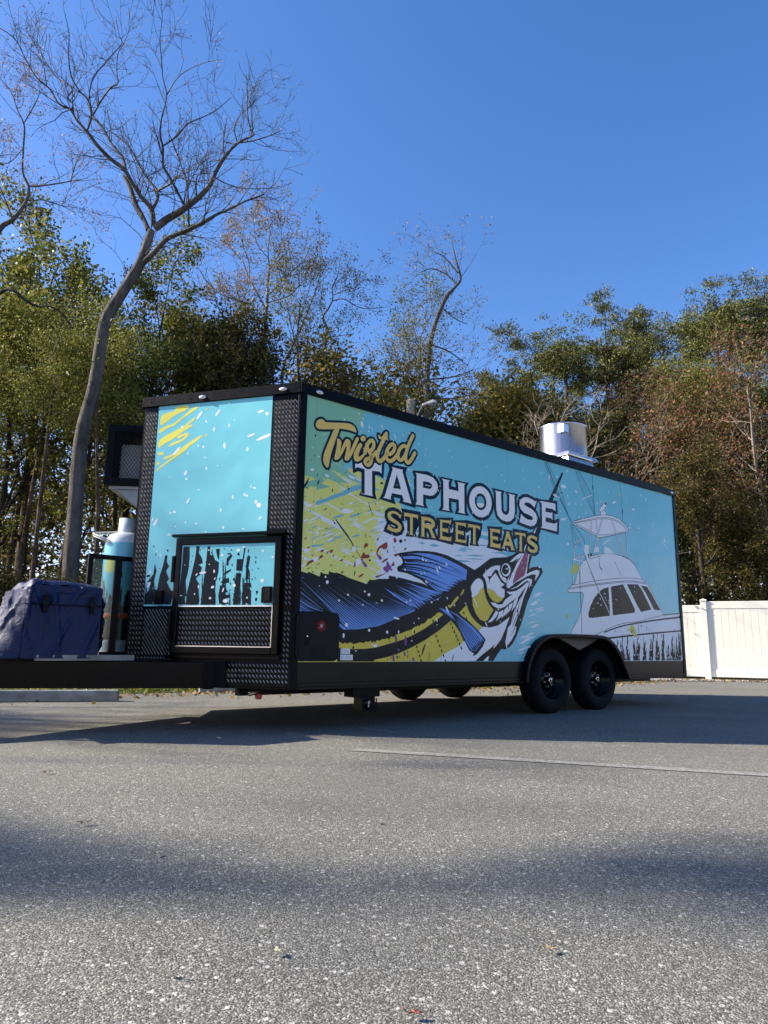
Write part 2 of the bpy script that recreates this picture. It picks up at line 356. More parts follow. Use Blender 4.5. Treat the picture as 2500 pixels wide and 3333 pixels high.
    def lerpcurve(c,t):
        c=np.array(c,float);s=t*(len(c)-1);i=min(int(s),len(c)-2);return c[i]+(c[i+1]-c[i])*(s-i)
    PX=.0045 # approx metres per src px
    GRP='background_print'
    r3=random.Random(3)
    # generic streaks white over yellow zone, direction up-right
    for k in range(70):
        x=r3.uniform(100,1350);y=r3.uniform(330,1250)
        if x+ (y-300)*.1<60: continue
        L=r3.uniform(30,190);w=r3.uniform(.005,.018);sl=-.30-r3.uniform(0,.1)
        if y>1050 and x>400: continue
        stroke(r3.choice(['white','white','paley','tealbg','tealbg']),C('Y2',x,y,x+L*.5,y+L*.5*sl+r3.uniform(-6,6),x+L,y+L*sl),.002,.002,w,cap=False)
    # big teal ribbons
    poly('tealbg',C('Y2',250,350,330,300,420,290,520,235,640,205,700,160,850,90,960,80,950,150,820,180,700,240,600,270,520,300,430,340,370,350,300,395),1)
    poly('greenbg',C('Y2',90,60,250,0,420,20,330,60,420,90,500,110,300,150,260,180,290,110,180,100,90,150),1)
    poly('tealbg',C('Y2',500,585,600,540,690,520,690,545,560,590),1);poly('tealbg',C('Y2',750,580,800,540,900,510,980,490,900,540,800,570),1);poly('tealbg',C('Y2',190,1000,220,980,290,985,400,960,380,985,290,1010,200,1015),1);poly('tealbg',C('Y2',810,870,830,840,940,820,900,860),1);poly('tealbg',C('Y2',540,890,560,860,640,850,620,870),1)
    # water streaks right of fish
    for k in range(30):
        y=r3.uniform(930,2120);x0=1520-(y-900)*.28;x=r3.uniform(x0-160,x0+60)
        if x>1400+(2100-y)*.1 and y>1650: continue
        L=r3.uniform(40,220);w=r3.uniform(.01,.03)
        pp=C('F3',x,y,x+L*.3,y-L*.05+r3.uniform(-12,12),x+L*.6,y-L*.2+r3.uniform(-12,12),x+L,y-L*.28)
        if max(p_[0] for p_ in pp)<1478+ (1545-920)/5.267*2.5 and y<2100:
            stroke('white',pp,.004,.003,w)
    # white/teal horizontal streaks behind STREET EATS
    for k in range(46):
        y=r3.uniform(1660,1850);x=r3.uniform(1330,1640)
        if y>1800+ (x-1640)*0 and x>1560: continue
        L=r3.uniform(15,70);w=r3.uniform(.006,.03)
        stroke('tealbg',[(x,y),(x+L*.5,y+r3.uniform(-1.5,2)),(x+L,y+L*.04)],.003,.003,w)
    GRP='fish_print'
    sil=C('F1',15,1160,40,435,105,455,175,475,185,445,300,495,395,545,405,450,470,485,550,495,560,435,640,470,700,465,800,500,920,560,1100,620,1235,670,1290,590,1370,598,1450,575,1560,575,1632,580)
    sil+=C('F2',255,515,400,545,560,580,700,620,850,655,950,702,840,600,700,530,600,480,480,455,410,440,400,380,415,350,480,320,505,270,480,200,420,150,385,125,470,105,600,85,750,70,950,75,1100,95,1300,150,1480,240,1650,330)
    sil+=C('F3',340,605,440,540,540,460,610,410,700,395,900,385,1000,345,1075,290,1200,250,1330,350,1315,400,1270,590,1330,560,1430,545,1490,575,1515,640,1440,760,1340,930,1290,1060,1240,1180,1170,1440,1120,1580,1060,1740,1000,1860,940,1930,870,1970,800,1960,740,2040,680,2140,665,2166)
    sil+=C('F1',705,2066,705,1200)
    poly('ink',sil)
    # bill
    poly('ink',[(1829,1536),(1833,1541),(1795,1640),(1765,1715),(1750,1752),(1733,1808),(1690,1800),(1684,1797),(1700,1775),(1725,1745),(1742,1715),(1783,1633)])
    # belly
    poly('white',C('F2',1060,2060,1200,1960,1350,1870,1500,1790,1600,1700)+C('F3',400,1650,480,1578,600,1592,740,1560,850,1480,942,1410,910,1500,860,1640,790,1800,700,1920,560,2040,350,2166))
    poly('gold',C('F2',-10,2032,200,1990,400,1930,640,1820,900,1680,1150,1510,1370,1325,1450,1420,1530,1540,1590,1680,1600,1700,1500,1790,1350,1870,1200,1960,1060,2062,-10,2062))
    poly('gold',C('F3',205,1200,230,1290,280,1390,350,1480,420,1540,470,1580,400,1642,280,1530,70,1345))
    poly('ink',C('F3',690,1878,640,1990,560,2090,500,2166,360,2162,470,2060,600,1960))
    poly('white',C('F3',590,2080,570,2166,490,2166,540,2110))
    # mid stripe
    st=C('F1',705,1725,760,1710,810,1750,840,1720,880,1740,940,1720,1000,1750,1040,1740,1080,1730,1110,1715,1150,1725,1180,1735,1220,1700,1260,1715,1300,1690,1340,1730,1360,1690,1385,1730,1420,1680,1470,1690,1520,1655,1560,1665,1600,1640)
    st+=C('F2',260,1665,290,1610,340,1630,370,1590,420,1570,470,1560,560,1520,620,1500,660,1490,690,1460,740,1430,760,1440,775,1410,800,1430,830,1390,860,1385,910,1360,930,1330,960,1290,1010,1295,1050,1250,1090,1235,1100,1205,1160,1175,1230,1215,1150,1290,1040,1370,900,1470,700,1580,500,1670,300,1730,130,1780,0,1815)
    st+=C('F1',1200,1835,1000,1840,705,1815)
    poly('gold',st)
    poly('gold',C('F2',1315,1045,1360,1050,1420,960,1480,890,1520,900,1490,950,1440,1010,1365,1095,1320,1080))
    poly('gold',C('F2',1540,860,1590,760,1610,775,1590,830,1545,885))
    # fin 1
    poly('fin',C('F1',36,545,260,560,420,625,560,575,760,545,1000,650,1300,770,1659,930)+C('F2',500,1025,735,1140,640,1190,470,1250,320,1320,200,1370,50,1430)+C('F1',1280,1450,1100,1480,820,1490,710,1400,705,1270,620,1195,17,1160))
    S_=[(18,1125),(26,820),(36,560),(300,540),(560,520),(900,600)];E_=[(150,1170),(705,1330),(900,1490),(1400,1430),(1800,1290),(2090,1130)]
    for k in range(46):
        t=(k+.5)/46; a=lerpcurve(S_,t);b=lerpcurve(E_,t**.9)
        a=a+np.array([rnd.uniform(-8,8),rnd.uniform(-5,5)])
        m=(a+b)/2+np.array([rnd.uniform(-4,4),rnd.uniform(-8,8)])
        if b[0]<700 and b[1]>1195: b=np.array([620+ (b[1]-1195)*.1,1200])
        w=.0145*(.5+.9*t)
        stroke('ink',C('F1',*a,*m,*b),w,.003,cap=False)
    # fin 2
    poly('fin',C('F2',60,640,300,580,480,620,700,680,1060,790,1160,820,1220,880,1140,940,1000,1000,900,1040,745,1135,560,1020,340,880,200,760))
    for k in range(15):
        t=(k+.5)/15;a=lerpcurve([(30,640),(130,600),(330,575)],t);b=lerpcurve([(640,1060),(820,1050),(960,960),(1090,850)],t)
        b=b+np.array([rnd.uniform(-60,40),rnd.uniform(-10,10)])
        m=(a+b)/2+np.array([10,-14])
        stroke('ink',C('F2',*a,*m,*b),.017,.001,cap=False)
    for k in range(12):
        t=(k+.5)/12;b=lerpcurve([(745,1140),(1000,1000),(1230,880)],t);a=b-np.array([110+rnd.uniform(-30,50),75+rnd.uniform(-20,20)])
        poly('ink',C('F2',*a,b[0]+8,b[1]-22,b[0]-14,b[1]+12))
    # fin 3
    poly('fin',C('F2',470,150,600,122,800,112,1000,125,1200,180,1450,290,1659,420,1640,600,1500,690,1430,750,1330,820,1250,860,1100,780,900,620,700,500,480,420,540,330,540,230))
    for (a,m,b,w) in [((490,155),(800,135),(1659,470),.022),((540,235),(900,235),(1600,520),.020),((560,262),(800,270),(1250,330),.013),((540,310),(900,330),(1560,560),.020),((520,352),(860,385),(1300,610),.018),((500,385),(820,420),(1150,500),.014),((470,425),(760,470),(1400,720),.022),((600,470),(850,560),(1340,790),.018),((700,520),(900,600),(1260,850),.016),((1000,640),(1100,700),(1290,770),.010),((1330,230),(1450,290),(1659,400),.010),((1420,400),(1500,450),(1640,500),.009)]:
        stroke('ink',C('F2',*a,*m,*b),w,.001,cap=False)
    for k in range(14):
        t=(k+.5)/14;b=lerpcurve([(1250,880),(1430,760),(1640,610)],t);a=b-np.array([90+rnd.uniform(-30,60),50+rnd.uniform(-20,20)])
        poly('ink',C('F2',*a,b[0]+8,b[1]-20,b[0]-14,b[1]+12))
    # pectoral
    poly('ink',C('F2',1070,1075,1250,1085,1450,1150,1560,1220)+C('F3',100,1370,250,1490,400,1640,530,1800,480,1920,380,2050,300,2090,330,2040,250,1990,170,1830,100,1650,0,1510)+C('F2',1370,1312,1200,1190))
    poly('fin',C('F2',1150,1095,1350,1150,1500,1230)+C('F3',60,1390,180,1480,330,1600,460,1750,500,1810,440,1900,350,2000,290,2000,200,1850,110,1660,20,1490)+C('F2',1400,1290,1250,1180),0)
    for k in range(7):
        t=(k+.5)/7;a=lerpcurve([(-120,1290),(-80,1330)],t);m=lerpcurve([(190,1500),(80,1590)],t);b=lerpcurve([(470,1820),(300,1990)],t)
        stroke('ink',C('F3',*a,*m,*b),.006,.007,cap=False)
    for k in range(10):
        t=(k+.5)/10;b=lerpcurve([(495,1830),(310,2010)],t);poly('ink',C('F3',b[0]-35,b[1]-60,b[0]+12,b[1]-6,b[0]-8,b[1]+10))
    # head
    poly('white',C('F3',480,700,540,620,620,560,700,530,775,530,790,640,820,720,880,750,890,800,880,900,855,950,855,1060,800,1130,740,1165,650,1130,600,1070,560,980,545,840,520,760))
    poly('gold',C('F3',556,925,600,925,680,970,740,1050,790,1080,842,1080,800,1136,735,1168,655,1136,598,1068,562,980))
    poly('ink',C('F3',560,715,625,710,660,640,700,595,740,610,770,710,820,790,889,840,880,960,790,905,855,855,800,820,750,740,700,655,640,720,605,770,598,862,588,770))
    ell('ink','F3',872,605,100,130)
    ell('white','F3',877,605,80,114)
    ell('ink','F3',868,600,60,86)
    poly('white',C('F3',868,588,924,556,896,606))
    poly('white',C('F3',780,720,830,760,872,755,850,772,790,752))
    poly('white',C('F3',276,900,300,840,350,780,390,750,440,755,480,800,502,890,440,960,380,1040,290,1092,295,1000,275,940),1)
    poly('gold',C('F3',298,1090,380,1040,440,940,492,893,515,1000,540,1100,590,1200,665,1290,610,1380,560,1470,520,1490,440,1460,370,1370,310,1220))
    poly('white',C('F3',612,1163,690,1168,750,1205,820,1190,860,1120,950,1050,1000,1032,930,1020,890,975,960,985,1060,960,1150,900,1240,820,1282,828,1220,900,1160,970,1110,1050,1040,1100,940,1170,870,1230,790,1265,720,1260,660,1220))
    poly('white',C('F3',888,890,900,780,950,700,1000,640,1060,500,1180,322,1212,300,1130,470,1050,620,1000,800,992,865,920,925))
    poly('ink',C('F3',985,640,960,730,920,815,935,735))
    poly('pink',C('F3',1000,850,1030,700,1060,600,1120,480,1180,350,1215,290,1280,330,1235,520,1200,700,1100,770))
    poly('white',C('F3',1282,330,1252,500,1230,680,1300,640,1400,605,1455,620,1440,690,1370,800,1390,690,1330,680,1230,720,1130,780,1040,820,985,880,1000,842,1110,760,1195,700,1240,520,1262,335))
    poly('white',C('F3',940,938,1060,890,1180,790,1260,750,1325,765,1325,820,1270,925,1285,820,1240,790,1180,830,1080,900,1000,930))
    poly('white',C('F3',940,470,1030,380,1110,325,1180,322,1040,482,1095,400,990,465))
    poly('white',C('F3',1275,838,1230,960,1180,1080,1110,1330,1095,1400,1088,1290,1130,1120,1180,990,1230,880))
    poly('white',C('F3',1092,1058,1010,1140,1000,1220,972,1315,1040,1230,1075,1140))
    poly('white',C('F3',705,1300,748,1330,720,1400,640,1490,562,1512,640,1420))
    poly('white',C('F3',832,1288,820,1390,700,1490,745,1400,758,1330))
    poly('white',C('F3',912,1218,920,1300,880,1360,798,1437,830,1360,850,1290))
    poly('white',C('F3',996,1165,985,1230,950,1300,850,1410,920,1310,930,1200))
    poly('white',C('F3',1148,1045,1060,1220,1010,1330,985,1440,965,1530,912,1600,890,1720,866,1830,876,1900,892,1970,900,1890,920,1880,980,1800,1040,1680,1055,1570,1020,1580,1070,1430,1078,1330,1056,1330,1110,1180))
    for a in [(1060,1250,1010,1400,985,1540),(1070,1370,1020,1500,990,1600),(1055,1520,1010,1650,960,1740)]:
        stroke('ink',C('F3',*a),.004,.001,cap=False,wm=.010)
    poly('white',C('T5',1530,138,1490,270,1452,265)); poly('white',C('F3',1232,160,1214,290,1180,322,1172,225))
    # dotted belly lines
    for (x0,y0,x1,y1,n) in [(1370,1385,1555,1820,7),(1100,1605,1270,2050,6),(755,1800,830,2045,4),(1600,1190,1650,1290,2)]:
        for k in range(n):
            t=k/max(1,n-1);ell('ink','F2',x0+(x1-x0)*t,y0+(y1-y0)*t,13,32,8,-.2)
    ell('ink','F2',715,1530,14,32,8);ell('ink','F2',1048,1335,14,30,8);ell('ink','F1',993,1812,17,28,8)
    for (x,y,h_) in [(380,1640,90),(550,1680,110),(335,1990,80),(535,1920,50),(690,2020,40),(425,1850,22)]:
        poly('purple',C('F2',x-4,y-h_,x+18,y-h_*.2,x+24,y+h_*.5,x+10,y+h_,x-14,y+h_*.8,x-22,y),1)
    for (a) in [(905,1755,870,1850,845,1950,.022),(985,1880,980,1980,962,2060,.006),(1195,1965,1190,2000,1178,2060,.005),(1415,1940,1405,2000,1395,2058,.012),(265,1660,268,1690,266,1720,.006),(235,2000,230,2010,222,2030,.01),(285,1985,288,2005,292,2025,.01),(405,1965,402,1985,400,2010,.02),(440,1950,442,1980,440,2010,.006),(590,1860,592,1890,588,1920,.008),(598,1940,592,1970,590,2000,.012)]:
        stroke('ink',C('F2',*a[:6]),a[6]*.5,a[6]*.4,a[6])
    GRP='boat_print'
    boat=C('B3',115,262,120,225,160,178,205,160)+C('B2',290,1370,330,1190,370,1080,440,980,540,900,700,860,850,840,1000,850,1150,890,1280,950,1350,1030,1400,1130,1490,1300,1560,1370)+C('B3',1112,130,1150,190,1250,380,1340,560,1540,540,1567,540,1580,760,1612,1154,800,1154,770,1080,700,960,600,860,500,825,140,805,200,700,250,600,300,430,318,300,300,270)
    outl('navy',boat,.006)
    poly('white',boat)
    poly('window',C('B3',380,590,375,540,400,450,450,340,510,265,560,225,635,200,655,570,420,598))
    poly('window',C('B3',665,195,820,165,900,330,975,490,970,530,690,565))
    poly('window',C('B3',870,165,1010,165,1060,230,1185,490,1050,520,1000,430))
    poly('window',C('B3',1050,180,1130,195,1200,310,1302,502,1220,490,1120,290))
    for a in [(130,212,520,152,930,112,1110,150),(130,228,520,165,930,128,1125,165),(160,178,500,112,880,76,1062,102)]:
        stroke('navy',C('B3',*a),.006)
    stroke('navy',C('B3',460,820,640,730,800,668,1000,648,1180,600,1340,560,1540,545),.006)
    stroke('navy',C('B3',580,780,800,700,980,668,1200,630,1565,587),.016,.022)
    stroke('navy',C('B3',600,862,1000,815,1200,795,1576,762),.022,.018)
    stroke('navy',C('B3',1022,680,1022,820),.007)
    stroke('navy',C('B2',995,975,1060,1110,1120,1250),.006)
    stroke('navy',C('B2',1000,850,1150,890,1280,960,1350,1040),.006)
    stroke('navy',C('B2',720,890,722,1000,728,1080,765,1130),.004,.016)
    stroke('navy',C('B2',540,940,620,915,720,890,740,884),.006)
    poly('aqua',C('B2',760,558,1190,488,1240,905,1150,885,1000,845,830,840))
    # hardtop
    ht=C('B2',245,290,270,260,450,210,640,165,800,145,950,165,1080,220,1180,310,1245,420,1230,455,730,550,260,310)
    outl('navy',ht,.007);poly('white',ht)
    stroke('navy',C('B2',262,300,450,260,640,225,800,205,950,225,1080,280,1160,350,1210,440),.006)
    stroke('navy',C('B2',262,285,450,243,640,203,800,183,950,200,1090,260,1180,340,1225,430),.005)
    stroke('navy',C('B2',300,312,560,430,730,528,1190,448),.006)
    for a in [(580,250,565,560,545,900),(655,190,690,520,702,860),(770,235,690,500,620,820),(950,255,1040,520,1175,860),(1205,455,1222,650,1240,900),(290,690,280,800,268,930),(365,850,368,1100,370,1380),(255,940,255,1160,258,1380)]:
        stroke('navy',C('B2',*a),.022);stroke('white',C('B2',*a),.014)
    stroke('navy',C('B2',240,945,450,880),.02);stroke('white',C('B2',240,945,450,880),.012)
    stroke('navy',C('B2',270,660,440,560),.016);stroke('white',C('B2',270,660,440,560),.010)
    stroke('white',C('B2',240,940,440,985),.012);stroke('white',C('B2',780,675,925,580),.014)
    for p_ in [(800,832,820,710,900,745,985,835),(450,700,470,675,545,690,520,930,490,930,450,800),(620,820,640,720,700,715,722,815)]:
        poly('white',C('B2',*p_))
    poly('ink',C('B2',510,850,545,850,535,935));ell('ink','B2',570,860,18,34,10)
    # outriggers
    for a in [(85,90,160,330,350,700,420,822),(98,90,240,480,400,800),(112,92,290,440,330,620,365,720),(120,150,270,500,360,720),(460,200,540,440,660,680,690,740),(478,200,600,480,672,690),(500,200,645,480,668,620,690,735),(655,250,668,500,690,740),(985,345,1005,550,1022,800),(390,840,415,1000,440,1106),(402,835,470,980,520,1106),(420,840,540,980,570,1080),(400,830,430,960,490,1106)]:
        stroke('inkline',C('B1',*a),.005)
    stroke('ink',C('B1',660,370,662,412),.016);stroke('ink',C('B1',1015,655,1018,708),.016)
    stroke('inkline',C('B1',225,482,305,448),.006);stroke('white',C('B1',530,535,648,487),.010);stroke('white',C('B1',190,480,270,520),.02,.008)
    rad=C('B1',755,720,755,682,790,662,815,690,818,722);outl('navy',rad,.005);poly('white',rad)
    rad=C('B1',735,662,800,578,825,580,830,608,765,692);outl('navy',rad,.005);poly('white',rad);ell('ink','B1',815,592,11,13,10)
    for a in [(460,60,450,0)]: pass
    stroke('inkline',C('B3',265,0,268,240,285,560,292,790),.009)
    stroke('white',C('B3',515,265,600,430,680,620),.012,.008)
    stroke('inkline',C('B3',400,0,450,110,490,200,510,250),.006,.012)
    stroke('inkline',C('B2',450,860,560,1120,640,1330,660,1390),.006,.01)
    poly('splatY',C('B2',200,1150,230,1110,240,1050,290,1000,350,1060,355,1130,300,1190,230,1228),2)
    poly('splatY',C('B3',900,720,930,685,965,700,985,770,1000,830,975,850,940,800,900,780),2)
    poly('splatY',C('B3',95,560,115,545,125,580,105,605),1)
    poly('splatY',C('B1',978,455,998,460,995,500,978,498),1)
    # drips on hull
    r2=random.Random(11)
    for k in range(34):
        x=690+ (1600-690)*(k+r2.uniform(.0,1))/34
        if x>1590: continue
        n=r2.randint(1,3);yb=1150
        lo=860 if x>700 else 1000
        # left limit arch
        yarch= 860+ (800-x)*0 
        top=r2.uniform(lo-60,1020)
        y=top
        if x<800: top=max(top,900); yb= min(1150, 870+(x-600)*1.35)
        w=r2.uniform(7,20)
        pts=[];pr=[]
        y=top;xx=x
        while y<yb:
            ww=w*(0.35+ .8*(y-top)/(yb-top))*r2.uniform(.4,1.3)
            xx+=r2.uniform(-5,5)
            pts.append((xx+ww,y));pr.append((xx-ww,y));y+=r2.uniform(18,34)
        pts.append((xx+w,yb));pr.append((xx-w,yb))
        q=[(x,top-30)]+pts+pr[::-1]
        flat=[c_ for p_ in q for c_ in p_]
        pp=C('B3',*flat);pl=chaikin(pp,1)
        EL.append((FACE,GRP,'ink',[(u,max(z,.552)) for u,z in topl(pl)]))
        for j in range(r2.randint(0,3)):
            yy=r2.uniform(top+40,yb-20);ell('white','B3',xx+r2.uniform(-w,w)*.6,yy,r2.uniform(3,7),r2.uniform(6,18),7)
    for k in range(26):
        x=r2.uniform(700,1590);y=r2.uniform(690,900);ell('ink','B3',x,y,r2.uniform(2.5,5),r2.uniform(6,24),7)
    for k in range(16):
        ell('white','B3',r2.uniform(400,780),r2.uniform(230,580),r2.uniform(4,14),r2.uniform(3,9),8,r2.uniform(0,1))
    GRP='lettering'
    D=.036
    W_=[C('T2',120,58,515,85,515,240,482,207,372,195,375,548,388,577,240,547,262,528,262,172,152,140,120,162),
    C('T2',668,140,838,182,828,205,862,330,965,687,835,657,850,640,825,560,672,530,650,600,660,628,540,600,562,580,684,168),
    C('T2',1022,225,1200,258,1290,300,1345,370,1362,440,1345,510,1300,560,1250,572,1138,548,1138,700,1155,724,1022,700,1042,680,1042,250),
    C('T3',70,72,177,95,162,115,165,210,292,240,290,140,275,118,385,140,368,155,370,515,388,537,283,517,300,495,295,350,165,325,165,480,182,499,75,480,95,460,92,100),
    None,
    C('T3',770,228,862,250,850,270,858,490,880,535,910,550,940,545,960,500,962,288,945,268,1040,292,1028,312,1035,500,1020,590,980,630,930,640,860,615,810,560,790,480,785,255),
    C('T3',1322,362,1292,455,1260,420,1230,395,1190,385,1160,395,1160,415,1200,445,1260,475,1310,530,1330,590,1320,650,1290,690,1240,700,1180,680,1095,645,1118,535,1150,575,1200,610,1250,620,1275,605,1265,575,1220,550,1150,520,1110,470,1092,410,1105,350,1150,318,1200,318,1260,345,1300,372),
    C('T3',1362,365,1567,402,1572,500,1540,475,1438,455,1438,510,1512,525,1527,515,1532,617,1510,595,1440,580,1440,640,1555,668,1592,650,1588,768,1375,718,1394,697,1388,400)]
    O=[];Oi=[];Oc=[]
    for k in range(28):
        a=2*math.pi*k/28;x,y=math.cos(a),math.sin(a)
        O+=[581+148*x,377+205*y+x*22];Oi+=[583+77*x,377+110*y+x*14];Oc+=[582+50*x,380+76*y+x*10]
    W_[4]=C('T3',*O)
    for w in W_: outl('navy',w,D)
    for w in W_: poly('white',w)
    poly('navy',C('T2',745,250,808,472,690,455));poly('navy',C('T2',1138,350,1230,368,1270,400,1272,440,1240,470,1138,448));poly('navy',C('T3',*Oi));poly('tealbg',C('T3',*Oc));poly('white',C('T3',532,400,582,390,632,412,618,440,590,455,560,448,538,425))
    stroke('white',C('T2',1172,408,1243,424),.007);poly('white',C('T2',745,388,755,418,742,418))
    poly('navy',C('T3',1438,455,1540,475,1545,520,1527,515,1512,525,1438,510));poly('navy',C('T3',1440,580,1510,595,1532,617,1534,655,1440,640))
    G=[C('T4',397,205,372,288,330,222,280,192,220,182,190,210,195,245,250,290,330,340,385,400,400,470,370,530,300,555,220,535,115,485,150,388,170,430,220,470,280,485,330,470,335,430,300,390,220,350,150,300,125,240,130,180,170,145,240,135,320,165,365,212),
    C('T4',445,165,715,215,710,308,690,272,612,255,610,580,627,602,543,597,560,575,560,255,480,235,450,258),
    C('T4',765,240,930,265,1000,300,1040,370,1035,430,1000,470,980,490,1035,625,1062,663,968,652,982,632,920,480,835,455,835,610,847,637,763,627,780,605,780,260),
    C('T4',1120,300,1345,325,1340,412,1310,375,1180,350,1180,465,1280,480,1297,470,1295,572,1265,545,1180,530,1180,620,1310,648,1357,628,1352,722,1118,677,1140,650,1140,320),
    C('T4',1420,350,1637,375,1633,455,1600,425,1480,405,1480,510,1575,530,1592,520,1590,612,1560,590,1480,575,1480,680,1600,703,1647,685,1644,757,1420,722,1440,695,1440,370),
    C('T5',245,85,472,130,466,207,440,172,385,160,385,455,397,470,328,463,342,450,342,155,275,145,248,162),
    C('T5',650,170,842,195,838,277,800,247,700,232,700,315,790,330,804,322,804,412,775,385,703,370,705,440,800,465,852,455,851,542,648,506,665,485,662,190),
    C('T5',950,225,1022,237,1015,250,1105,555,1122,582,1043,571,1052,550,1030,500,945,485,925,535,932,553,868,541,890,520,965,250),
    C('T5',1118,238,1317,270,1312,348,1290,312,1250,300,1248,580,1260,602,1193,593,1205,575,1208,295,1150,285,1120,303),
    C('T5',1532,343,1525,407,1480,370,1430,350,1400,365,1405,390,1470,430,1530,480,1545,540,1530,600,1480,630,1420,620,1352,570,1373,498,1400,550,1450,575,1490,565,1485,530,1430,490,1370,450,1345,400,1350,340,1390,300,1450,300,1500,325)]
    for g in G: outl('navy',g,.034)
    for g in G: poly('gold2',g)
    poly('navy',C('T4',838,315,920,330,975,360,975,395,940,400,838,385));poly('navy',C('T5',988,335,1020,425,960,415));stroke('white',C('T4',868,378,945,386),.006);stroke('white',C('T4',195,410,265,440),.008)
    # script
    bar=C('T1',120,190,140,130,200,100,245,120,258,155,400,160,560,165,640,180,700,230,725,312,690,295,600,265,475,245,395,255,190,258,140,240)
    stem=C('T1',395,240,478,240,430,370,370,540,330,680,310,822,270,810,235,740,232,650,270,540,330,400)
    wl=C('T1',435,390,470,395,495,430,500,480,475,590,530,460,560,400,600,400,635,430,630,520,612,610,700,400,720,370,757,375,740,440,650,640,600,712,555,715,540,680,570,560,575,480,500,640,450,702,400,705,393,680,420,560,435,470)
    il=C('T1',765,450,800,470,800,500,760,580,745,640,760,665,800,630,835,590,855,612,800,690,750,730,700,725,675,680,680,600,720,520)
    tb=C('T1',1040,325,1070,365,1085,380,1130,300,1160,290,1180,320,1165,365,1190,435,1150,400,1120,410,1050,400,1035,360)
    sc=[('p',bar),('p',stem),('p',wl),('p',il),('p',tb),
    ('s',C('T1',842,600,852,540,890,450,935,412,972,440,972,500,945,560,922,572),.036),
    ('s',C('T1',868,480,885,560,930,630,940,690,925,750,892,785,855,765,838,725,862,695,905,682,950,655,1010,590),.036),
    ('s',C('T1',1125,385,1060,520,1022,610,1022,680,1050,732,1100,705,1160,620),.038),
    ('s',C('T1',1165,620,1220,620,1272,560,1278,490,1240,468,1190,510,1150,590,1148,670,1195,730,1255,705,1330,610),.036),
    ('s',C('T1',1450,515,1400,492,1350,540,1318,620,1330,700,1375,712,1420,650,1440,600),.036),
    ('s',C('T1',1540,350,1470,500,1430,640,1440,730,1478,752,1525,690,1568,605),.038)]
    def blob(grow,col):
        for e_ in sc:
            if e_[0]=='p':
                if grow: outl(col,e_[1],grow,1)
                else: poly(col,e_[1],1)
            else: stroke(col,e_[1],e_[2]+2*grow)
        n=len(EL)
        pts=[]
        for k in range(16):
            a=2*math.pi*k/16;R=38+grow*4.484/PX*.95;pts+=[815+R*math.cos(a),393+R*1.1*math.sin(a)]
        poly(col,C('T1',*pts))
    blob(.021,'navy');blob(0,'gold2')
    GRP='splatter_print'
    r3=random.Random(3)
    for a in [(800,185,18,50,-.25),(905,222,8,24,-.4),(940,238,7,12,0),(1090,215,7,34,-.4),(900,288,14,8,.6),(810,100,8,18,-.4),(757,32,8,18,-.2),(1280,360,8,38,-.3),(1065,65,9,18,-.3),(1495,312,14,10,0),(1630,470,5,16,-.4),(75,845,30,18,.1),(290,935,34,18,.4),(650,958,50,14,.45),(170,655,14,10,.5),(82,527,8,9,0),(255,330,10,10,0),(540,118,9,14,.2)]:
        ell('white','T1',a[0],a[1],a[2],a[3],10,a[4])
    for a in [(122,350,12,15,0),(100,645,5,22,.2),(55,700,4,16,.3),(150,920,6,20,.2),(560,888,9,6,0),(500,935,6,6,0)]:
        ell('ink','T1',a[0],a[1],a[2],a[3],9,a[4])
    poly('navy',[(988,1580),(1006,1552),(1003,1570),(988,1592)])
    poly('ink',[(1041,1560),(1038,1572),(1032,1582),(1034,1568)])
    # black flecks and streaks in the yellow area (Y2)
    for a in [(140,128,18,9,.3),(515,165,9,26,.1),(762,143,15,15,0),(740,110,10,8,.3),(412,448,28,7,-.6),(110,256,12,6,.2),(185,475,6,16,.3),(345,280,8,8,0),(235,330,9,9,0),(550,655,14,16,0),(528,625,10,10,0),(480,525,8,8,0),(1255,58,26,16,0),(1210,308,12,12,0),(810,630,14,5,-.4),(905,515,9,13,0),(390,835,24,5,-.4),(425,737,16,8,0),(225,1390,12,12,0),(850,1410,8,44,.15),(375,1368,22,4,-.3),(310,1270,34,5,-.35),(160,1335,34,6,-.5),(215,1138,12,8,-.4),(1605,910,16,15,0),(1540,928,25,28,0),(530,1145,8,18,.3),(695,1160,9,7,0),(828,1158,13,11,0),(1075,1215,15,17,0),(870,1180,9,9,0),(1100,1065,10,12,0),(1455,1070,7,8,0),(1440,1020,5,20,.2),(270,1330,10,6,-.4),(1345,1080,8,32,-.1),(680,380,5,8,0),(1165,370,8,10,0),(870,240,8,8,0),(655,368,7,9,0),(1125,790,5,16,-.2),(1015,850,5,30,-.2),(1080,855,20,4,-.4)]:
        ell('ink','Y2',a[0],a[1],a[2],a[3],8,a[4])
    stroke('ink',C('Y2',573,612,640,710,780,900,835,1010),.012,.008,.016);stroke('ink',C('Y2',870,1060,940,1175),.005);stroke('ink',C('Y2',1058,350,1080,430,1122,548),.005,.003,.009)
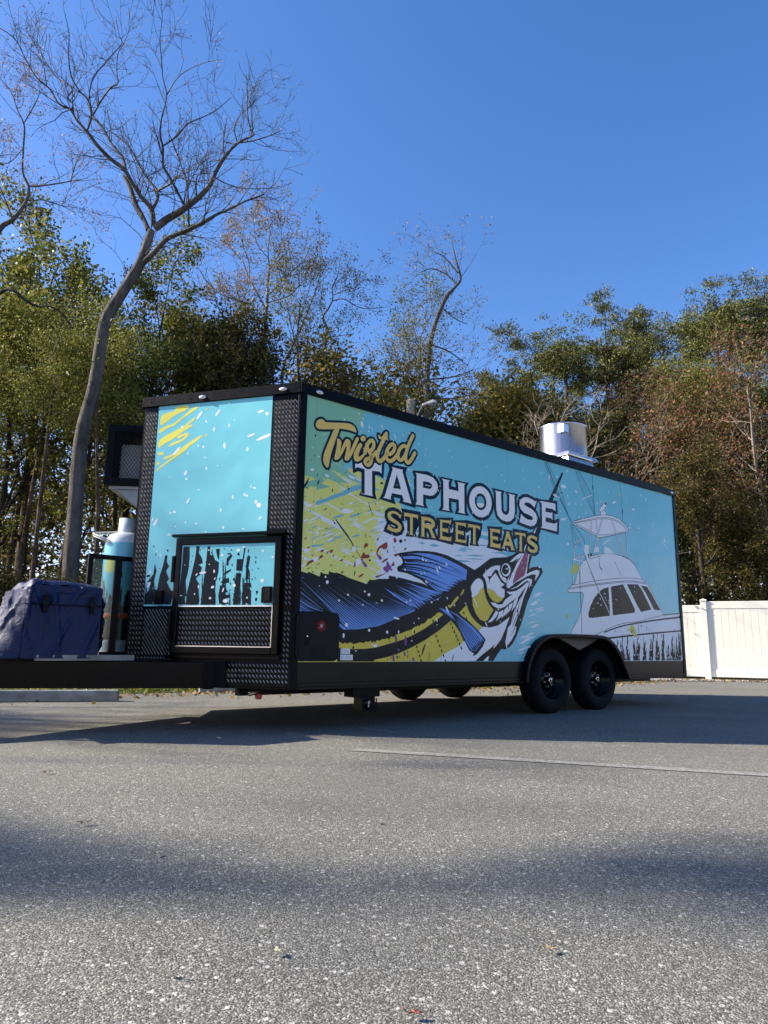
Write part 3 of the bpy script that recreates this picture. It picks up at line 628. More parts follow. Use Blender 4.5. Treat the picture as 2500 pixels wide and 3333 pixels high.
    for p_ in [(120,1300,150,1230,230,1200,235,1235,165,1270,130,1310),(310,1200,330,1140,380,1130,370,1170,330,1190,300,1215),(470,1110,480,1060,530,1050,520,1095),(330,1100,345,1060,395,1050,380,1085),(140,1070,120,1030,170,1005,175,1035),(415,1130,450,1070,465,1070,440,1120),(985,1020,1010,950,1050,965,1055,1000,1010,1020,990,1050),(945,1160,990,1080,1010,1140,1060,1120,1085,1170,1030,1190,940,1185),(1170,1110,1200,1020,1260,980,1340,930,1345,1030,1290,1060,1250,1020,1210,1060,1190,1120),(1430,880,1475,880,1465,920,1500,910,1450,960,1435,940),(1250,1240,1310,1190,1355,1180,1340,1215,1260,1255),(1585,1040,1630,1020,1620,1060,1590,1065),(830,1320,850,1230,870,1250,860,1300,840,1325),(1160,1450,1250,1430,1310,1400,1320,1410,1200,1475,1160,1475),(1400,1290,1430,1240,1445,1225,1440,1270,1460,1290,1410,1310),(920,1440,985,1410,990,1425,935,1470,900,1475),(640,1390,680,1375,690,1395,650,1415),(90,905,100,880,135,870,125,890),(1425,1140,1470,1110,1500,1140,1470,1165),(1185,930,1190,870,1210,880,1205,920),(620,1220,680,1190,670,1220,640,1235),(480,1300,500,1270,515,1290,480,1310)]:
        poly('rust',C('Y2',*p_),1)
    for p_ in [(940,1190,975,1180,970,1230,1010,1250,1040,1300,1020,1330,990,1300,950,1230),(1165,1110,1195,1120,1240,1150,1265,1190,1230,1220,1200,1170),(1270,1340,1290,1310,1330,1300,1325,1240,1345,1225,1370,1270,1380,1300,1415,1290,1390,1330,1425,1360,1400,1380,1370,1350,1350,1410,1310,1390)]:
        poly('purple',C('Y2',*p_),2)
    for p_ in [(860,1290,870,1200,930,1190,960,1250,900,1290),(1345,960,1350,900,1420,860,1430,940,1400,990,1360,1010),(90,1060,100,1030,180,1040,220,1010,160,1080,100,1110),(45,1330,70,1270,120,1240,110,1300),(640,470,720,430,790,470,850,460,800,500,710,515),(105,415,140,370,240,365,200,400,130,415),(1060,1140,1160,1080,1180,1110,1090,1150),(440,920,470,890,530,880,520,910,440,940),(1205,790,1240,740,1290,720,1290,770),(100,645,80,640,75,620,140,590,150,600)]:
        poly('white',C('Y2',*p_),1)
    for a in [(840,1045,32,40,0),(285,800,30,18,.3),(265,1200,34,40,.5),(245,935,16,20,0),(730,1285,14,20,0),(1270,1405,16,20,0),(1318,1150,10,32,0),(105,1195,22,22,0),(882,605,22,13,0),(1385,1190,22,12,.3)]:
        ell('white','Y2',a[0],a[1],a[2],a[3],10,a[4])
    # splats over fish
    for a in [(488,540,17,20),(520,635,26,34),(732,965,18,24),(893,862,18,20),(1193,803,17,19),(1268,862,25,27),(1160,1045,16,17),(1500,965,20,24),(1407,1008,18,8),(868,1405,28,38),(820,1598,19,45),(1280,1502,20,28),(1605,1535,17,28),(1393,1780,38,30),(1040,1873,13,13),(378,703,10,10),(1340,1765,12,18)]:
        ell('white','F1',a[0],a[1],a[2],a[3],10)
    for a in [(543,410,14,22,-.5),(865,232,17,26,-.4),(922,248,18,20,0),(1290,318,17,24,0),(1125,425,12,72,-.35),(1163,372,12,36,-.4),(925,628,14,36,-.6),(833,487,12,14,0),(895,467,10,14,0),(570,995,14,18,0),(635,963,20,16,0),(1020,996,15,18,0),(1127,948,13,14,0),(1303,922,10,26,-.4),(1300,1125,13,66,-.4),(1113,1312,10,42,-.3),(1118,1403,9,12,0),(380,1285,60,18,.25),(222,1535,20,28,-.4),(427,1532,13,34,0),(665,1690,18,11,-.2),(790,1287,18,10,.5),(1433,1052,14,16,0),(1632,1018,9,15,0),(953,1757,10,22,-.2),(1278,1466,7,20,0),(1307,1705,9,15,0),(395,555,13,18,0),(705,1372,8,14,0)]:
        ell('white','F2',a[0],a[1],a[2],a[3],9,a[4])
    for a in [(360,1170,8,100,-.38),(540,1535,10,50,-.4),(750,1282,14,14,0),(780,1490,9,10,0),(185,1180,9,12,0),(1320,875,9,10,0),(1130,1463,10,10,0),(1452,555,18,16,0),(1150,475,8,10,0),(1220,487,7,7,0),(1173,575,9,8,0)]:
        ell('white','F3',a[0],a[1],a[2],a[3],8,a[4])
    # random white specks on blue
    for k in range(230):
        x=r3.uniform(1150,2190)
        ytop=1330+(x-1000)*.2575
        y=r3.uniform(ytop+5,min(ytop+400,1930))
        s_=r3.uniform(1.0,2.6);
        EL.append((FACE,GRP,'white',topl([(x+s_*.45*math.cos(a)+.35*s_*math.sin(a),y+s_*1.9*math.sin(a)) for a in [i*math.pi/3.5 for i in range(7)]])))
    for a in [(310,383,34,20,.2),(235,265,14,10,.3),(463,445,10,16,-.8),(353,198,6,22,0),(376,586,6,22,0),(456,586,6,20,0),(918,571,26,12,-.6),(1148,655,20,13,-.5),(1300,540,5,26,.05),(1375,840,5,20,.3),(310,773,36,14,-.2),(230,724,20,8,-.2),(495,745,6,14,0),(1103,878,14,14,.5),(1238,483,7,14,0),(1216,882,7,12,0),(712,586,7,14,0),(136,270,8,36,.05),(43,225,6,16,0),(14,385,8,12,0),(365,1072,14,16,0),(1520,1040,5,22,.2)]:
        ell('white','B1',a[0],a[1],a[2],a[3],9,a[4])

    GRP='splash_print'
    FACE='vee'
    for p_ in [(527,375,560,345,640,330,650,292,760,283,735,318,655,352,590,400,527,452),(520,470,560,445,620,430,700,370,780,300,830,292,790,325,700,385,640,440,580,460,530,500,515,500),(508,560,560,520,640,480,700,450,760,400,810,365,790,400,730,440,795,430,720,475,650,525,600,560,560,580,510,620),(580,610,620,570,690,550,740,495,752,510,700,560,630,590),(650,525,740,490,745,500,660,545),(500,650,555,640,555,665,510,670),(545,690,640,650,760,560,850,510,860,515,780,580,680,650,560,705),(485,795,520,760,600,700,720,610,760,595,700,650,610,710,540,760,490,800),(485,735,520,710,525,735,500,745),(860,520,900,500,880,525),(870,320,905,300,885,322),(885,365,905,355,890,370)]:
        poly('splatYs',C('V1',*p_),1)
    for a in [(970,342,8,32,.6),(830,360,9,40,.6),(655,635,10,46,.7),(1303,330,26,9,-.3),(1350,348,13,13,0),(1330,528,70,12,-.4),(1228,514,34,9,-.4),(1022,595,10,24,0),(1200,622,9,16,0),(942,468,8,18,.4),(1060,438,6,14,0),(882,408,6,10,.3),(696,450,9,10,0),(860,604,9,10,0),(822,594,7,6,0),(740,655,8,7,0),(872,687,7,6,0),(882,768,7,11,.2),(970,748,5,6,0),(722,805,9,20,.4),(729,852,10,9,0),(741,1020,7,26,.5),(605,1113,9,7,0),(636,1106,11,10,0),(490,1185,10,34,.5),(468,1163,5,16,.5),(1287,1054,19,19,0),(1265,1028,12,13,0),(1195,980,10,8,0),(1177,972,8,12,0),(1087,990,7,16,0),(1254,920,11,8,0),(1228,910,7,6,0),(993,1092,7,16,0),(1297,1152,18,6,-.6),(803,1194,12,7,-.2),(1013,1225,10,10,0),(643,1218,6,6,0),(610,1211,5,5,0),(721,1187,5,10,0),(594,1280,14,7,-.4),(876,1260,8,8,0),(1166,1236,10,6,-.3),(823,935,7,5,0),(600,838,5,4,0),(1100,397,5,5,0),(1060,270,7,6,0)]:
        ell('whites','V1',a[0],a[1],a[2],a[3],9,a[4])
    ink='inks';FACE='door';GRP='drip_print'
    for p_ in [(150,1010,160,800,195,560,215,300,290,295,290,420,270,600,240,720,250,850,230,940,240,1010),
    (240,1010,255,860,290,720,330,560,360,420,375,290,415,295,400,370,440,440,450,500,400,520,440,550,420,640,360,690,410,760,400,850,410,960,395,1010),
    (430,1010,450,820,470,640,490,500,510,300,540,290,540,400,580,400,600,460,650,490,640,620,610,720,600,860,590,1010),
    (620,380,610,330,660,320,650,460,632,440),(740,530,745,440,790,400,740,385,790,375,815,410,770,480,765,530),
    (710,650,720,610,800,570,790,600),(670,740,700,700,770,680,775,740,700,750),(650,1000,640,900,665,770,730,800,760,860,700,860,710,940,780,1000),(720,930,730,890,790,890,770,930),
    (860,590,870,450,940,450,960,310,975,315,950,480,935,600),(830,1000,850,760,860,620,925,625,905,820,890,1000),(820,710,825,680,850,700,840,720),
    (975,690,985,500,1005,400,1035,420,1010,560,1025,600,1010,690,960,715),(935,1005,950,830,960,740,1040,745,1050,800,1000,790,1045,840,1040,1005),(1045,710,1065,675,1060,710),(1090,1000,1105,995,1100,1005,1085,1004),(1100,900,1130,860,1125,840,1100,840,1108,880),(800,350,795,320,820,350)]:
        poly(ink,C('V2',*p_),0)
    rj=random.Random(21)
    def shard(cr,x,y0,y1,w,clipx=None):
        Lp=[];Rp=[];y=y0;xx=x
        while y<y1:
            ww=w*(.25+.9*(y-y0)/(y1-y0))*rj.uniform(.45,1.35);xx+=rj.uniform(-.25,.25)*w;Rp.append((xx+ww,y));Lp.append((xx-ww*rj.uniform(.5,1.2),y));y+=rj.uniform(.5,1.3)*w
        Rp.append((xx+w,y1));Lp.append((xx-w,y1));q=[(x,y0-w)]+Rp+Lp[::-1];poly(ink,C(cr,*[c_ for p_ in q for c_ in p_]))
    for k in range(30):
        x=rj.uniform(170,1060);shard('V2',x,rj.uniform(300,800) if x<700 else rj.uniform(480,860),1012,rj.uniform(7,17))
    for k in range(40):
        x=rj.uniform(170,1120);ell(ink,'V2',x,rj.uniform(300,980),rj.uniform(3,8),rj.uniform(5,20),7)
    for a in [(1100,430,12,7,0),(1100,487,6,18,0),(1135,568,9,7,0),(1105,945,14,24,.2),(1010,350,7,24,.2),(890,388,14,18,0)]:
        ell(ink,'V2',a[0],a[1],a[2],a[3],8,a[4])
    for a in [(450,618,44,14,-.15),(525,341,9,9,0),(690,402,16,16,0),(888,341,20,20,0),(952,300,14,16,0),(1189,351,14,15,0),(1310,425,14,15,0),(1180,715,21,25,0),(838,775,18,20,.3),(572,795,22,16,-.5),(728,965,32,24,0),(540,930,14,16,.5),(398,790,8,24,0),(375,640,8,20,.6),(590,600,9,22,0),(600,690,6,16,.6),(530,515,9,5,0),(230,525,6,6,0),(350,880,7,12,0),(995,925,9,12,0),(700,830,8,30,.3),(990,1002,12,6,0),(185,900,16,6,.3)]:
        ell('whites','V2',a[0],a[1],a[2],a[3],9,a[4])
    FACE='vee'
    for p_ in [(325,522,335,470,360,430,375,380,350,380,390,330,400,260,410,310,395,370,385,420,400,470,380,522),(395,522,400,470,420,400,430,340,450,280,465,210,480,210,475,250,490,280,470,310,490,360,475,380,500,430,520,440,500,522),(345,340,365,330,370,345,350,350),(330,425,350,420,345,440)]:
        poly(ink,C('V3',*p_),0)
    for k in range(12):
        x=rj.uniform(338,520);shard('V3',x,rj.uniform(330,470),523,rj.uniform(4,9))
    for a in [(481,180,6,7,0),(393,153,5,5,0),(405,205,3,8,0),(428,293,4,3,0)]: ell(ink,'V3',*a[:4],8,a[4])
    for a in [(434,210,6,6,0),(368,320,4,18,.6),(410,183,4,4,0),(360,400,7,20,.4),(440,440,8,14,.4),(420,500,5,8,0)]: ell('whites','V3',*a[:4],8,a[4])

    return EL, area
EL, area = artwork()
# ---------------------------------------------------------------- ground, verge, paint
def sheet(name, pts, z, mat, kind='structure'):
    mb = MB(); mb.add([(x, y, z) for x, y in pts], [tuple(range(len(pts)))]); return tag(mb.build(name, mat), kind=kind)
sheet('ground', [(-400, -300), (400, -300), (400, 500), (-400, 500)], -.03, M['floor'])
sheet('grass_verge', [(-16, 4.5), (-5.2, 8.6), (-2.4, 10.9), (2, 12.6), (7, 17.4), (7, 21), (-3, 17), (-14, 11)], -.012, M['verge'])
sheet('asphalt_lot', [(-30, -25), (45, -25), (45, 17.9), (7, 17.2), (1.5, 12.1), (-2.4, 10.5), (-5.2, 8.3), (-16, 4.0), (-30, -1)], 0, M['asphalt'])
sheet('concrete_apron', [(5.2, 16.3), (22, 15.1), (22, 17.2), (5.9, 17.5)], .006, simple('apron_concrete', (.36, .355, .33), .9, var=.2))
def pline(name, pts, w):
    mb = MB(); 
    for (q0, q1) in zip(pts, pts[1:]):
        q0 = np.array(q0); q1 = np.array(q1); t = (q1-q0)/np.linalg.norm(q1-q0); nn = np.array([-t[1], t[0]])*w/2
        mb.add([(*(q0-nn), .004), (*(q0+nn), .004), (*(q1+nn), .004), (*(q1-nn), .004)], [(0, 1, 2, 3)])
    return tag(mb.build(name, M['line']), kind='structure')
pline('bay_line', [ground(1150, 2441)[:2], ground(2600, 2530)[:2]], .11)
pline('bay_line', [ground(2050, 2245)[:2], ground(2560, 2281)[:2]], .08)
pline('bay_line', [ground(1170, 2370)[:2], ground(1290, 2385)[:2]], .07)
# ---------------------------------------------------------------- food trailer (local x along its near wall to the rear, y to the far side)
TR = empty('food_trailer', (c[0], c[1], 0), math.atan2(e[1], e[0]))
tag(TR, 'black enclosed food trailer wrapped in teal vinyl with a leaping fish and boat print', 'food trailer')
LEN, WID, ZB, ZP, ZR, ZT = 6.06, 2.53, .333, .546, 2.762, 2.84
VL = np.array([-.562, .827]); VN = np.array([-.827, -.562]); VF = np.array([.562, .827]); NF = np.array([-.827, .562]); AP = np.array([-.86, 1.265])
def sfn(u, z, d): return (u, -d, z)                    # near wall, d = outwards
def vfn(s, z, d): q = VL*s+VN*d; return (q[0], q[1], z)
def ffn(s, z, d): q = AP+VF*s+NF*d; return (q[0], q[1], z)
arch = [(2.793, .546), (2.80, .58), (2.88, .69), (2.99, .765), (3.1, .805), (3.236, .815), (4.083, .815), (4.25, .785), (4.38, .71), (4.48, .62), (4.53, .546)]
mb = MB(); mb.prism([(.055, ZP)]+arch+[(LEN, ZP), (LEN, ZR), (.055, ZR)], -.03, 0, sfn); mb.build('side_wall', M['wrap'], TR)
mb = MB(); o_ = [(0, 0), (LEN, 0), (LEN, WID), (0, WID), (-.86, 1.265)]
mb.prism(o_, ZT-.01, ZT+.012, lambda x, y, d: (x, y, d)); mb.build('roof', M['stainless'], TR)
mb = MB(); mb.prism([(.05, .05), (2.77, .05), (2.77, .43), (4.64, .43), (4.64, .05), (LEN-.03, .05), (LEN-.03, WID-.04), (4.64, WID-.04), (4.64, WID-.43), (2.77, WID-.43), (2.77, WID-.04), (.02, WID-.04), (-.8, 1.265)], .345, .40, lambda x, y, d: (x, y, d)); mb.build('floor_pan', M['black_satin'], TR)
mb = MB(); mb.box(LEN-.02, LEN, 0, WID, ZB, ZR); mb.build('rear_wall', M['black_satin'], TR)
mb = MB(); mb.box(0, LEN-.02, WID-.03, WID, ZB, ZR); mb.build('far_wall', M['black_satin'], TR)
mb = MB(); mb.prism([(0.02, ZB), (1.53, ZB), (1.53, ZR), (0.02, ZR)], -.03, 0, vfn); mb.build('nose_wall', M['black_tread'], TR)
mb = MB(); mb.prism([(0, ZB), (1.53, ZB), (1.53, ZR), (0, ZR)], -.03, 0, ffn); mb.build('nose_wall', M['black_tread'], TR)
# roof rails
mb = MB(); mb.prism([(-.012, ZR), (LEN+.01, ZR), (LEN+.01, ZT+.006), (-.012, ZT+.006)], 0, .018, sfn)
mb.prism([(-.012, ZT+.006), (LEN+.01, ZT+.006), (LEN+.01, ZT+.018), (-.012, ZT+.018)], -.05, .006, sfn)
mb.build('roof_rail', M['black_satin'], TR, .003)
mb = MB(); mb.prism([(0, ZR), (1.545, ZR), (1.545, ZT+.006), (0, ZT+.006)], 0, .02, vfn); mb.prism([(0, ZT+.006), (1.545, ZT+.006), (1.545, ZT+.018), (0, ZT+.018)], -.04, .012, vfn)
mb.build('roof_rail', M['black_satin'], TR, .003)
mb = MB(); mb.prism([(0, ZR), (1.545, ZR), (1.545, ZT+.012), (0, ZT+.012)], 0, .02, ffn); mb.build('roof_rail', M['black_satin'], TR, .003)
for s_ in (.18, .62, 1.05, 1.45):
    mb = MB(); q = vfn(s_, 2.80, .02); mb.lathe([(0.0, .004), (.005, .003), (.007, 0)], (q[0], q[1], q[2]), 'y', 8); mb.build('screw', M['chrome'], TR)
# corner and rear posts
mb = MB(); mb.prism([(-.004, ZB), (.055, ZB), (.055, ZR), (-.004, ZR)], 0, .012, sfn); mb.prism([(-.004, ZB), (.02, ZB), (.02, ZR), (-.004, ZR)], -.002, .012, vfn); mb.build('corner_post', M['black_satin'], TR, .003)
mb = MB(); mb.prism([(LEN-.05, ZB), (LEN+.012, ZB), (LEN+.012, ZR), (LEN-.05, ZR)], 0, .012, sfn); mb.build('corner_post', M['black_satin'], TR, .003)
# skirt panels below the wrap and the two-step bottom trim
for (u0, u1) in ((.056, 2.77), (4.625, LEN-.051)):
    mb = MB(); mb.prism([(u0, .385), (u1, .385), (u1, ZP), (u0, ZP)], -.03, .004, sfn); mb.build('skirt_panel', M['skirt'], TR, .002)
    mb = MB(); mb.prism([(u0, .355), (u1, .355), (u1, .384), (u0, .384)], -.03, .012, sfn); mb.prism([(u0, ZB), (u1, ZB), (u1, .354), (u0, .354)], -.03, .006, sfn); mb.build('bottom_trim', M['skirt'], TR, .002)
mb = MB(); mb.prism([(.02, .352), (1.5, .352), (1.5, .374), (.02, .374)], 0, .014, vfn); mb.prism([(.02, ZB), (1.5, ZB), (1.5, .351), (.02, .351)], 0, .008, vfn); mb.build('bottom_trim', M['black_paint'], TR, .002)
# ---- nose: wrap panel, door
PAN = [(.262, .99), (1.378, .985), (1.378, ZR-.002), (.262, ZR-.002)]
mb = MB(); mb.prism(PAN, 0, .004, vfn); wrapn = mb.build('wrap_panel', M['wrap_nose'], TR)
mb = MB()
D0, D1, DZ0, DZ1 = .105, 1.075, .60, 1.545
for (s0, s1, z0, z1) in ((D0, D0+.055, DZ0, DZ1), (D1-.055, D1, DZ0, DZ1), (D0+.055, D1-.055, DZ1-.055, DZ1), (D0+.055, D1-.055, DZ0, DZ0+.055)):
    mb.prism([(s0, z0), (s1, z0), (s1, z1), (s0, z1)], .004, .05, vfn)
door = mb.build('door', M['black_paint'], TR, .006)
mb = MB(); mb.prism([(D0+.056, .984), (D1-.056, .984), (D1-.056, DZ1-.056), (D0+.056, DZ1-.056)], .004, .038, vfn); mb.build('door_panel', M['wrap_nose'], door)
mb = MB(); mb.prism([(D0+.056, DZ0+.056), (D1-.056, DZ0+.056), (D1-.056, .976), (D0+.056, .976)], .004, .036, vfn); mb.build('kick_panel', M['black_tread'], door)
mb = MB(); mb.prism([(D0+.056, .976), (D1-.056, .976), (D1-.056, .984), (D0+.056, .984)], .004, .042, vfn)
for (s0, s1, z0, z1) in ((D0+.056, D1-.056, DZ0+.055, DZ0+.062), (D0+.056, D0+.062, DZ0+.062, .976)): mb.prism([(s0, z0), (s1, z0), (s1, z1), (s0, z1)], .036, .041, vfn)
mb.build('edge_strip', M['chrome'], door)
mb = MB(); mb.prism([(D0-.035, DZ1+.012), (D1+.03, DZ1+.012), (D1+.03, DZ1+.036), (D0-.035, DZ1+.036)], 0, .075, vfn); mb.build('drip_cap', M['black_paint'], TR, .004)
for z0 in (1.18, .72):
    mb = MB(); mb.prism([(D1-.005, z0), (D1+.022, z0), (D1+.022, z0+.22), (D1-.005, z0+.22)], .004, .062, vfn); mb.build('hinge', M['black_satin'], door, .004)
mb = MB(); mb.prism([(D0+.062, 1.005), (D0+.155, 1.005), (D0+.155, 1.135), (D0+.062, 1.135)], .036, .056, vfn); lt = mb.build('latch', M['black_paint'], door, .006)
# latch paddle and key
mb = MB(); mb.prism([(D0+.072, 1.02), (D0+.115, 1.02), (D0+.115, 1.12), (D0+.072, 1.12)], .0561, .066, vfn); mb.build('latch_paddle', M['plastic'], TR, .003)
q = vfn(1.245, 1.04, .0)
mb = MB(); mb.prism([(1.19, 1.0), (1.265, 1.0), (1.265, 1.12), (1.19, 1.12)], .004, .03, vfn); mb.build('latch_box', M['black_satin'], TR, .006)
# nose-wide sill and ledge strip where the tread sheets meet
mb = MB(); mb.prism([(.03, .980), (.1, .980), (.1, .988), (.03, .988)], 0, .006, vfn); mb.prism([(1.08, .978), (1.50, .978), (1.50, .985), (1.08, .985)], 0, .005, vfn); mb.prism([(.09, .562), (1.12, .562), (1.12, .585), (.09, .585)], 0, .03, vfn); mb.build('tread_strip', M['black_paint'], TR, .002)
# raised tread: small lozenges, alternating direction
def treads(name, rects, d, parent, cut=()):
    vs = []; fs = []; mi_ = []; prof = [(-.0165, 0), (-.010, .0042), (0, .0052), (.010, .0042), (.0165, 0), (.010, -.0042), (0, -.0052), (-.010, -.0042)]
    for (s0, s1, z0, z1) in rects:
        ns = int((s1-s0)/.0315); nz = int((z1-z0)/.041)
        for i in range(ns):
            for j in range(nz):
                for half in (0, 1):
                    s_ = s0+(i+.35+.5*half)*.0315; z_ = z0+(j+.4+.5*half)*.041
                    if s_ > s1-.008 or z_ > z1-.008 or any(a0 < s_ < a1 and b0 < z_ < b1 for a0, a1, b0, b1 in cut): continue
                    an = math.radians(52 if not half else -52)
                    ca, sa = math.cos(an), math.sin(an); o = len(vs)
                    for (x, y) in prof: vs.append(vfn(s_+x*ca-y*sa, z_+x*sa+y*ca, d))
                    for (x, y) in ((-.007, 0), (.007, 0)): vs.append(vfn(s_+x*ca-y*sa, z_+x*sa+y*ca, d+.0026))
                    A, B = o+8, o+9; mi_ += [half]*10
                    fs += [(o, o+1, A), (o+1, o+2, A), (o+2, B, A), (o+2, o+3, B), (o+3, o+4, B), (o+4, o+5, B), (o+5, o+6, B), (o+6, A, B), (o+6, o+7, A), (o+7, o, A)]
    me = bpy.data.meshes.new(name); me.from_pydata(vs, [], fs); me.materials.append(M['tread_glint']); me.materials.append(M['black_tread']); me.polygons.foreach_set('use_smooth', [True]*len(fs)); me.polygons.foreach_set('material_index', mi_)
    bm = bmesh.new(); bm.from_mesh(me); bmesh.ops.recalc_face_normals(bm, faces=bm.faces)
    bm.to_mesh(me); bm.free(); ob = bpy.data.objects.new(name, me); COL.objects.link(ob); ob.parent = parent; ob['kind'] = 'stuff'; return ob
M['tread_glint'] = simple('painted_tread_glint', (.16, .165, .18), .28, metal=.5)  # sun glints put into the colour: lozenges of one direction are paler
treads('tread_lozenges', [(.025, .258, .99, 2.75), (1.385, 1.52, .375, 2.75), (.025, 1.385, .375, .975), (1.08, 1.385, .60, .98)], .0002, TR, cut=[(.07, 1.10, .555, 1.62)])
treads('tread_lozenges', [(D0+.058, D1-.058, DZ0+.065, .972)], .0362, door)
# ---- water heater hatch, stickers
def rrect(u0, u1, z0, z1, rad, k=5):
    pts = []
    for (cx, cz, a0) in ((u1-rad, z1-rad, 0), (u0+rad, z1-rad, 90), (u0+rad, z0+rad, 180), (u1-rad, z0+rad, 270)):
        for j in range(k+1): an = math.radians(a0+90*j/k); pts.append((cx+rad*math.cos(an), cz+rad*math.sin(an)))
    return pts
mb = MB(); mb.prism(rrect(.022, .438, .553, .945, .055), .001, .026, sfn); ht_ = mb.build('service_hatch', M['plastic'], TR, .006)
mb = MB(); mb.prism(rrect(.045, .415, .575, .922, .04), .026, .030, sfn); hd = mb.build('hatch_lid', M['plastic'], ht_, .002)
mb = MB(); mb.prism(rrect(.105, .137, .68, .755, .006, 2), .030, .036, sfn); mb.build('handle', M['black_satin'], ht_)
mb = MB(); mb.prism([(.111, .745), (.124, .745), (.124, .751), (.111, .751)], .0362, .0375, sfn); mb.build('lock', M['chrome'], ht_)
for j, (u0, u1) in enumerate(((.165, .285), (.155, .300), (.145, .30), (.145, .30), (.15, .30), (.165, .28))):
    z_ = .655-j*.0115; mb = MB()
    if j in (2, 3): mb.box(u0, .195, -.0312, -.030, z_, z_+.005); mb.box(.245, u1, -.0312, -.030, z_, z_+.005)
    else: mb.box(u0, u1, -.0312, -.030, z_, z_+.005)
    mb.build('vent_slot', M['rubber'], ht_)
mb = MB(); mb.lathe([(.0, .001), (.044, .001), (.044, -.0005)], (.252, -.031, .832), 'y', 28); bd = mb.build('badge', M['red_plastic'], ht_)
mb = MB(); mb.lathe([(.0, .002), (.025, .002), (.025, .0)], (.252, -.031, .832), 'y', 24); mb.build('vent_grille', M['rubber'], ht_)
mb = MB()
for an in (35, -35, 90): 
    ca, sa = math.cos(math.radians(an))*.023, math.sin(math.radians(an))*.023
    mb.tube([(.252-ca, -.0338, .832-sa), (.252+ca, -.0338, .832+sa)], .0022, 5)
mb.build('grille_bars', M['chrome'], ht_)
for (u0, u1, z0, z1) in ((.470, .565, .612, .655), (.468, .595, .560, .605)):
    mb = MB(); mb.prism([(u0, z0), (u1, z0), (u1, z1), (u0, z1)], 0, .0035, sfn); sk = mb.build('sticker', M['p_whites'], TR)
    mb = MB(); rr = random.Random(int(u1*1000))
    for j in range(4):
        zz = z0+.008+j*(z1-z0-.012)/4; x_ = u0+.006
        while x_ < u1-.014:
            w_ = rr.uniform(.004, .018); mb.box(x_, min(x_+w_, u1-.006), -.0042, -.0036, zz, zz+.0028); x_ += w_+rr.uniform(.003, .01)
    mb.build('small_print', M['p_navy'], sk)
# ---- marker lights
def marker(q, nrm, long_):
    mb = MB(); nrm = np.array([*nrm, 0]); long_ = np.array([*long_, 0]); up = np.array([0, 0, 1.]); q = np.array(q)
    vs = []; K = 16; R = [(.027, 0), (.026, .008), (.020, .016), (.010, .020)]
    for (rr, hh) in R:
        for j in range(K): an = 2*math.pi*j/K; vs.append(q+nrm*hh+long_*math.cos(an)*rr+up*math.sin(an)*rr*.52)
    fs = [(i*K+j, i*K+(j+1) % K, (i+1)*K+(j+1) % K, (i+1)*K+j) for i in range(3) for j in range(K)]+[tuple(range(3*K, 4*K))]
    mb.add(vs, fs, 0, True); L_ = mb.build('marker_light', M['lens'], TR)
    mb = MB(); vs = []
    for (rr, hh) in ((.036, 0), (.036, .006), (.027, .0075)):
        for j in range(K): an = 2*math.pi*j/K; vs.append(q+nrm*hh+long_*math.cos(an)*rr+up*math.sin(an)*rr*.52)
    mb.add(vs, [(i*K+j, i*K+(j+1) % K, (i+1)*K+(j+1) % K, (i+1)*K+j) for i in range(2) for j in range(K)], 0, True); mb.build('bezel', M['chrome'], L_)
for s_ in (.93, .16): marker(vfn(s_, 2.803, .02), VN, VL)
for u_ in (.17, LEN-.08): marker(sfn(u_, 2.803, .018), (0, -1), (1, 0))
# ---- wheel arch: flange, inner tub, centre plate
outer = [(2.742, .34), (2.765, .47), (2.83, .61), (2.93, .725), (3.06, .80), (3.236, .838), (4.083, .840), (4.24, .815), (4.38, .735), (4.50, .61), (4.59, .46), (4.655, .338)]
inner = [(2.785, .34), (2.81, .47), (2.868, .59), (2.955, .69), (3.08, .765), (3.24, .800), (4.08, .802), (4.215, .78), (4.345, .705), (4.46, .59), (4.55, .45), (4.62, .338)]
def smooth_open(pts, n_=2):
    for _ in range(n_):
        o2 = [pts[0]]
        for q0, q1 in zip(pts, pts[1:]): o2 += [(q0[0]*.75+q1[0]*.25, q0[1]*.75+q1[1]*.25), (q0[0]*.25+q1[0]*.75, q0[1]*.25+q1[1]*.75)]
        pts = o2+[pts[-1]]
    return pts
oo = smooth_open(outer); ii = smooth_open(inner); mb = MB(); N_ = len(oo)
vs = []
for d_ in (-.02, .07):
    vs += [sfn(q[0], q[1], d_) for q in oo]+[sfn(q[0], q[1], d_) for q in ii]
fs = []
for i in range(N_-1):
    fs += [(i, i+1, N_+i+1, N_+i), (2*N_+i, 2*N_+i+1, 3*N_+i+1, 3*N_+i), (i, i+1, 2*N_+i+1, 2*N_+i), (N_+i, N_+i+1, 3*N_+i+1, 3*N_+i)]
fs += [(0, N_, 3*N_, 2*N_), (N_-1, 2*N_-1, 4*N_-1, 3*N_-1)]
mb.add(vs, fs); fender = mb.build('fender', M['black_satin'], TR, .004)
mb = MB(); vs = [sfn(q[0], q[1], -.02) for q in ii]+[sfn(q[0], q[1], -.40) for q in ii]; mb.add(vs, [(i, i+1, N_+i+1, N_+i) for i in range(N_-1)], 0, True)
mb.add([sfn(2.785, .34, -.40), sfn(4.62, .34, -.40), sfn(4.6, .82, -.40), sfn(2.8, .82, -.40)], [(0, 1, 2, 3)]); mb.build('wheel_tub', M['rubber'], TR)
top_ = [(3.16+.94*i/16, .7995) for i in range(17)]
low_ = []
for i in range(25):
    u_ = 3.16+.94*i/24; z1 = .338+math.sqrt(max(.40**2-(u_-3.305)**2, 0)) if abs(u_-3.305) < .40 else .3; z2 = .34+math.sqrt(max(.40**2-(u_-4.172)**2, 0)) if abs(u_-4.172) < .40 else .3
    zz = max(z1, z2); zz = max(zz, .665+abs(u_-3.74)*.35) if True else zz
    low_.append((u_, min(zz, .79)))
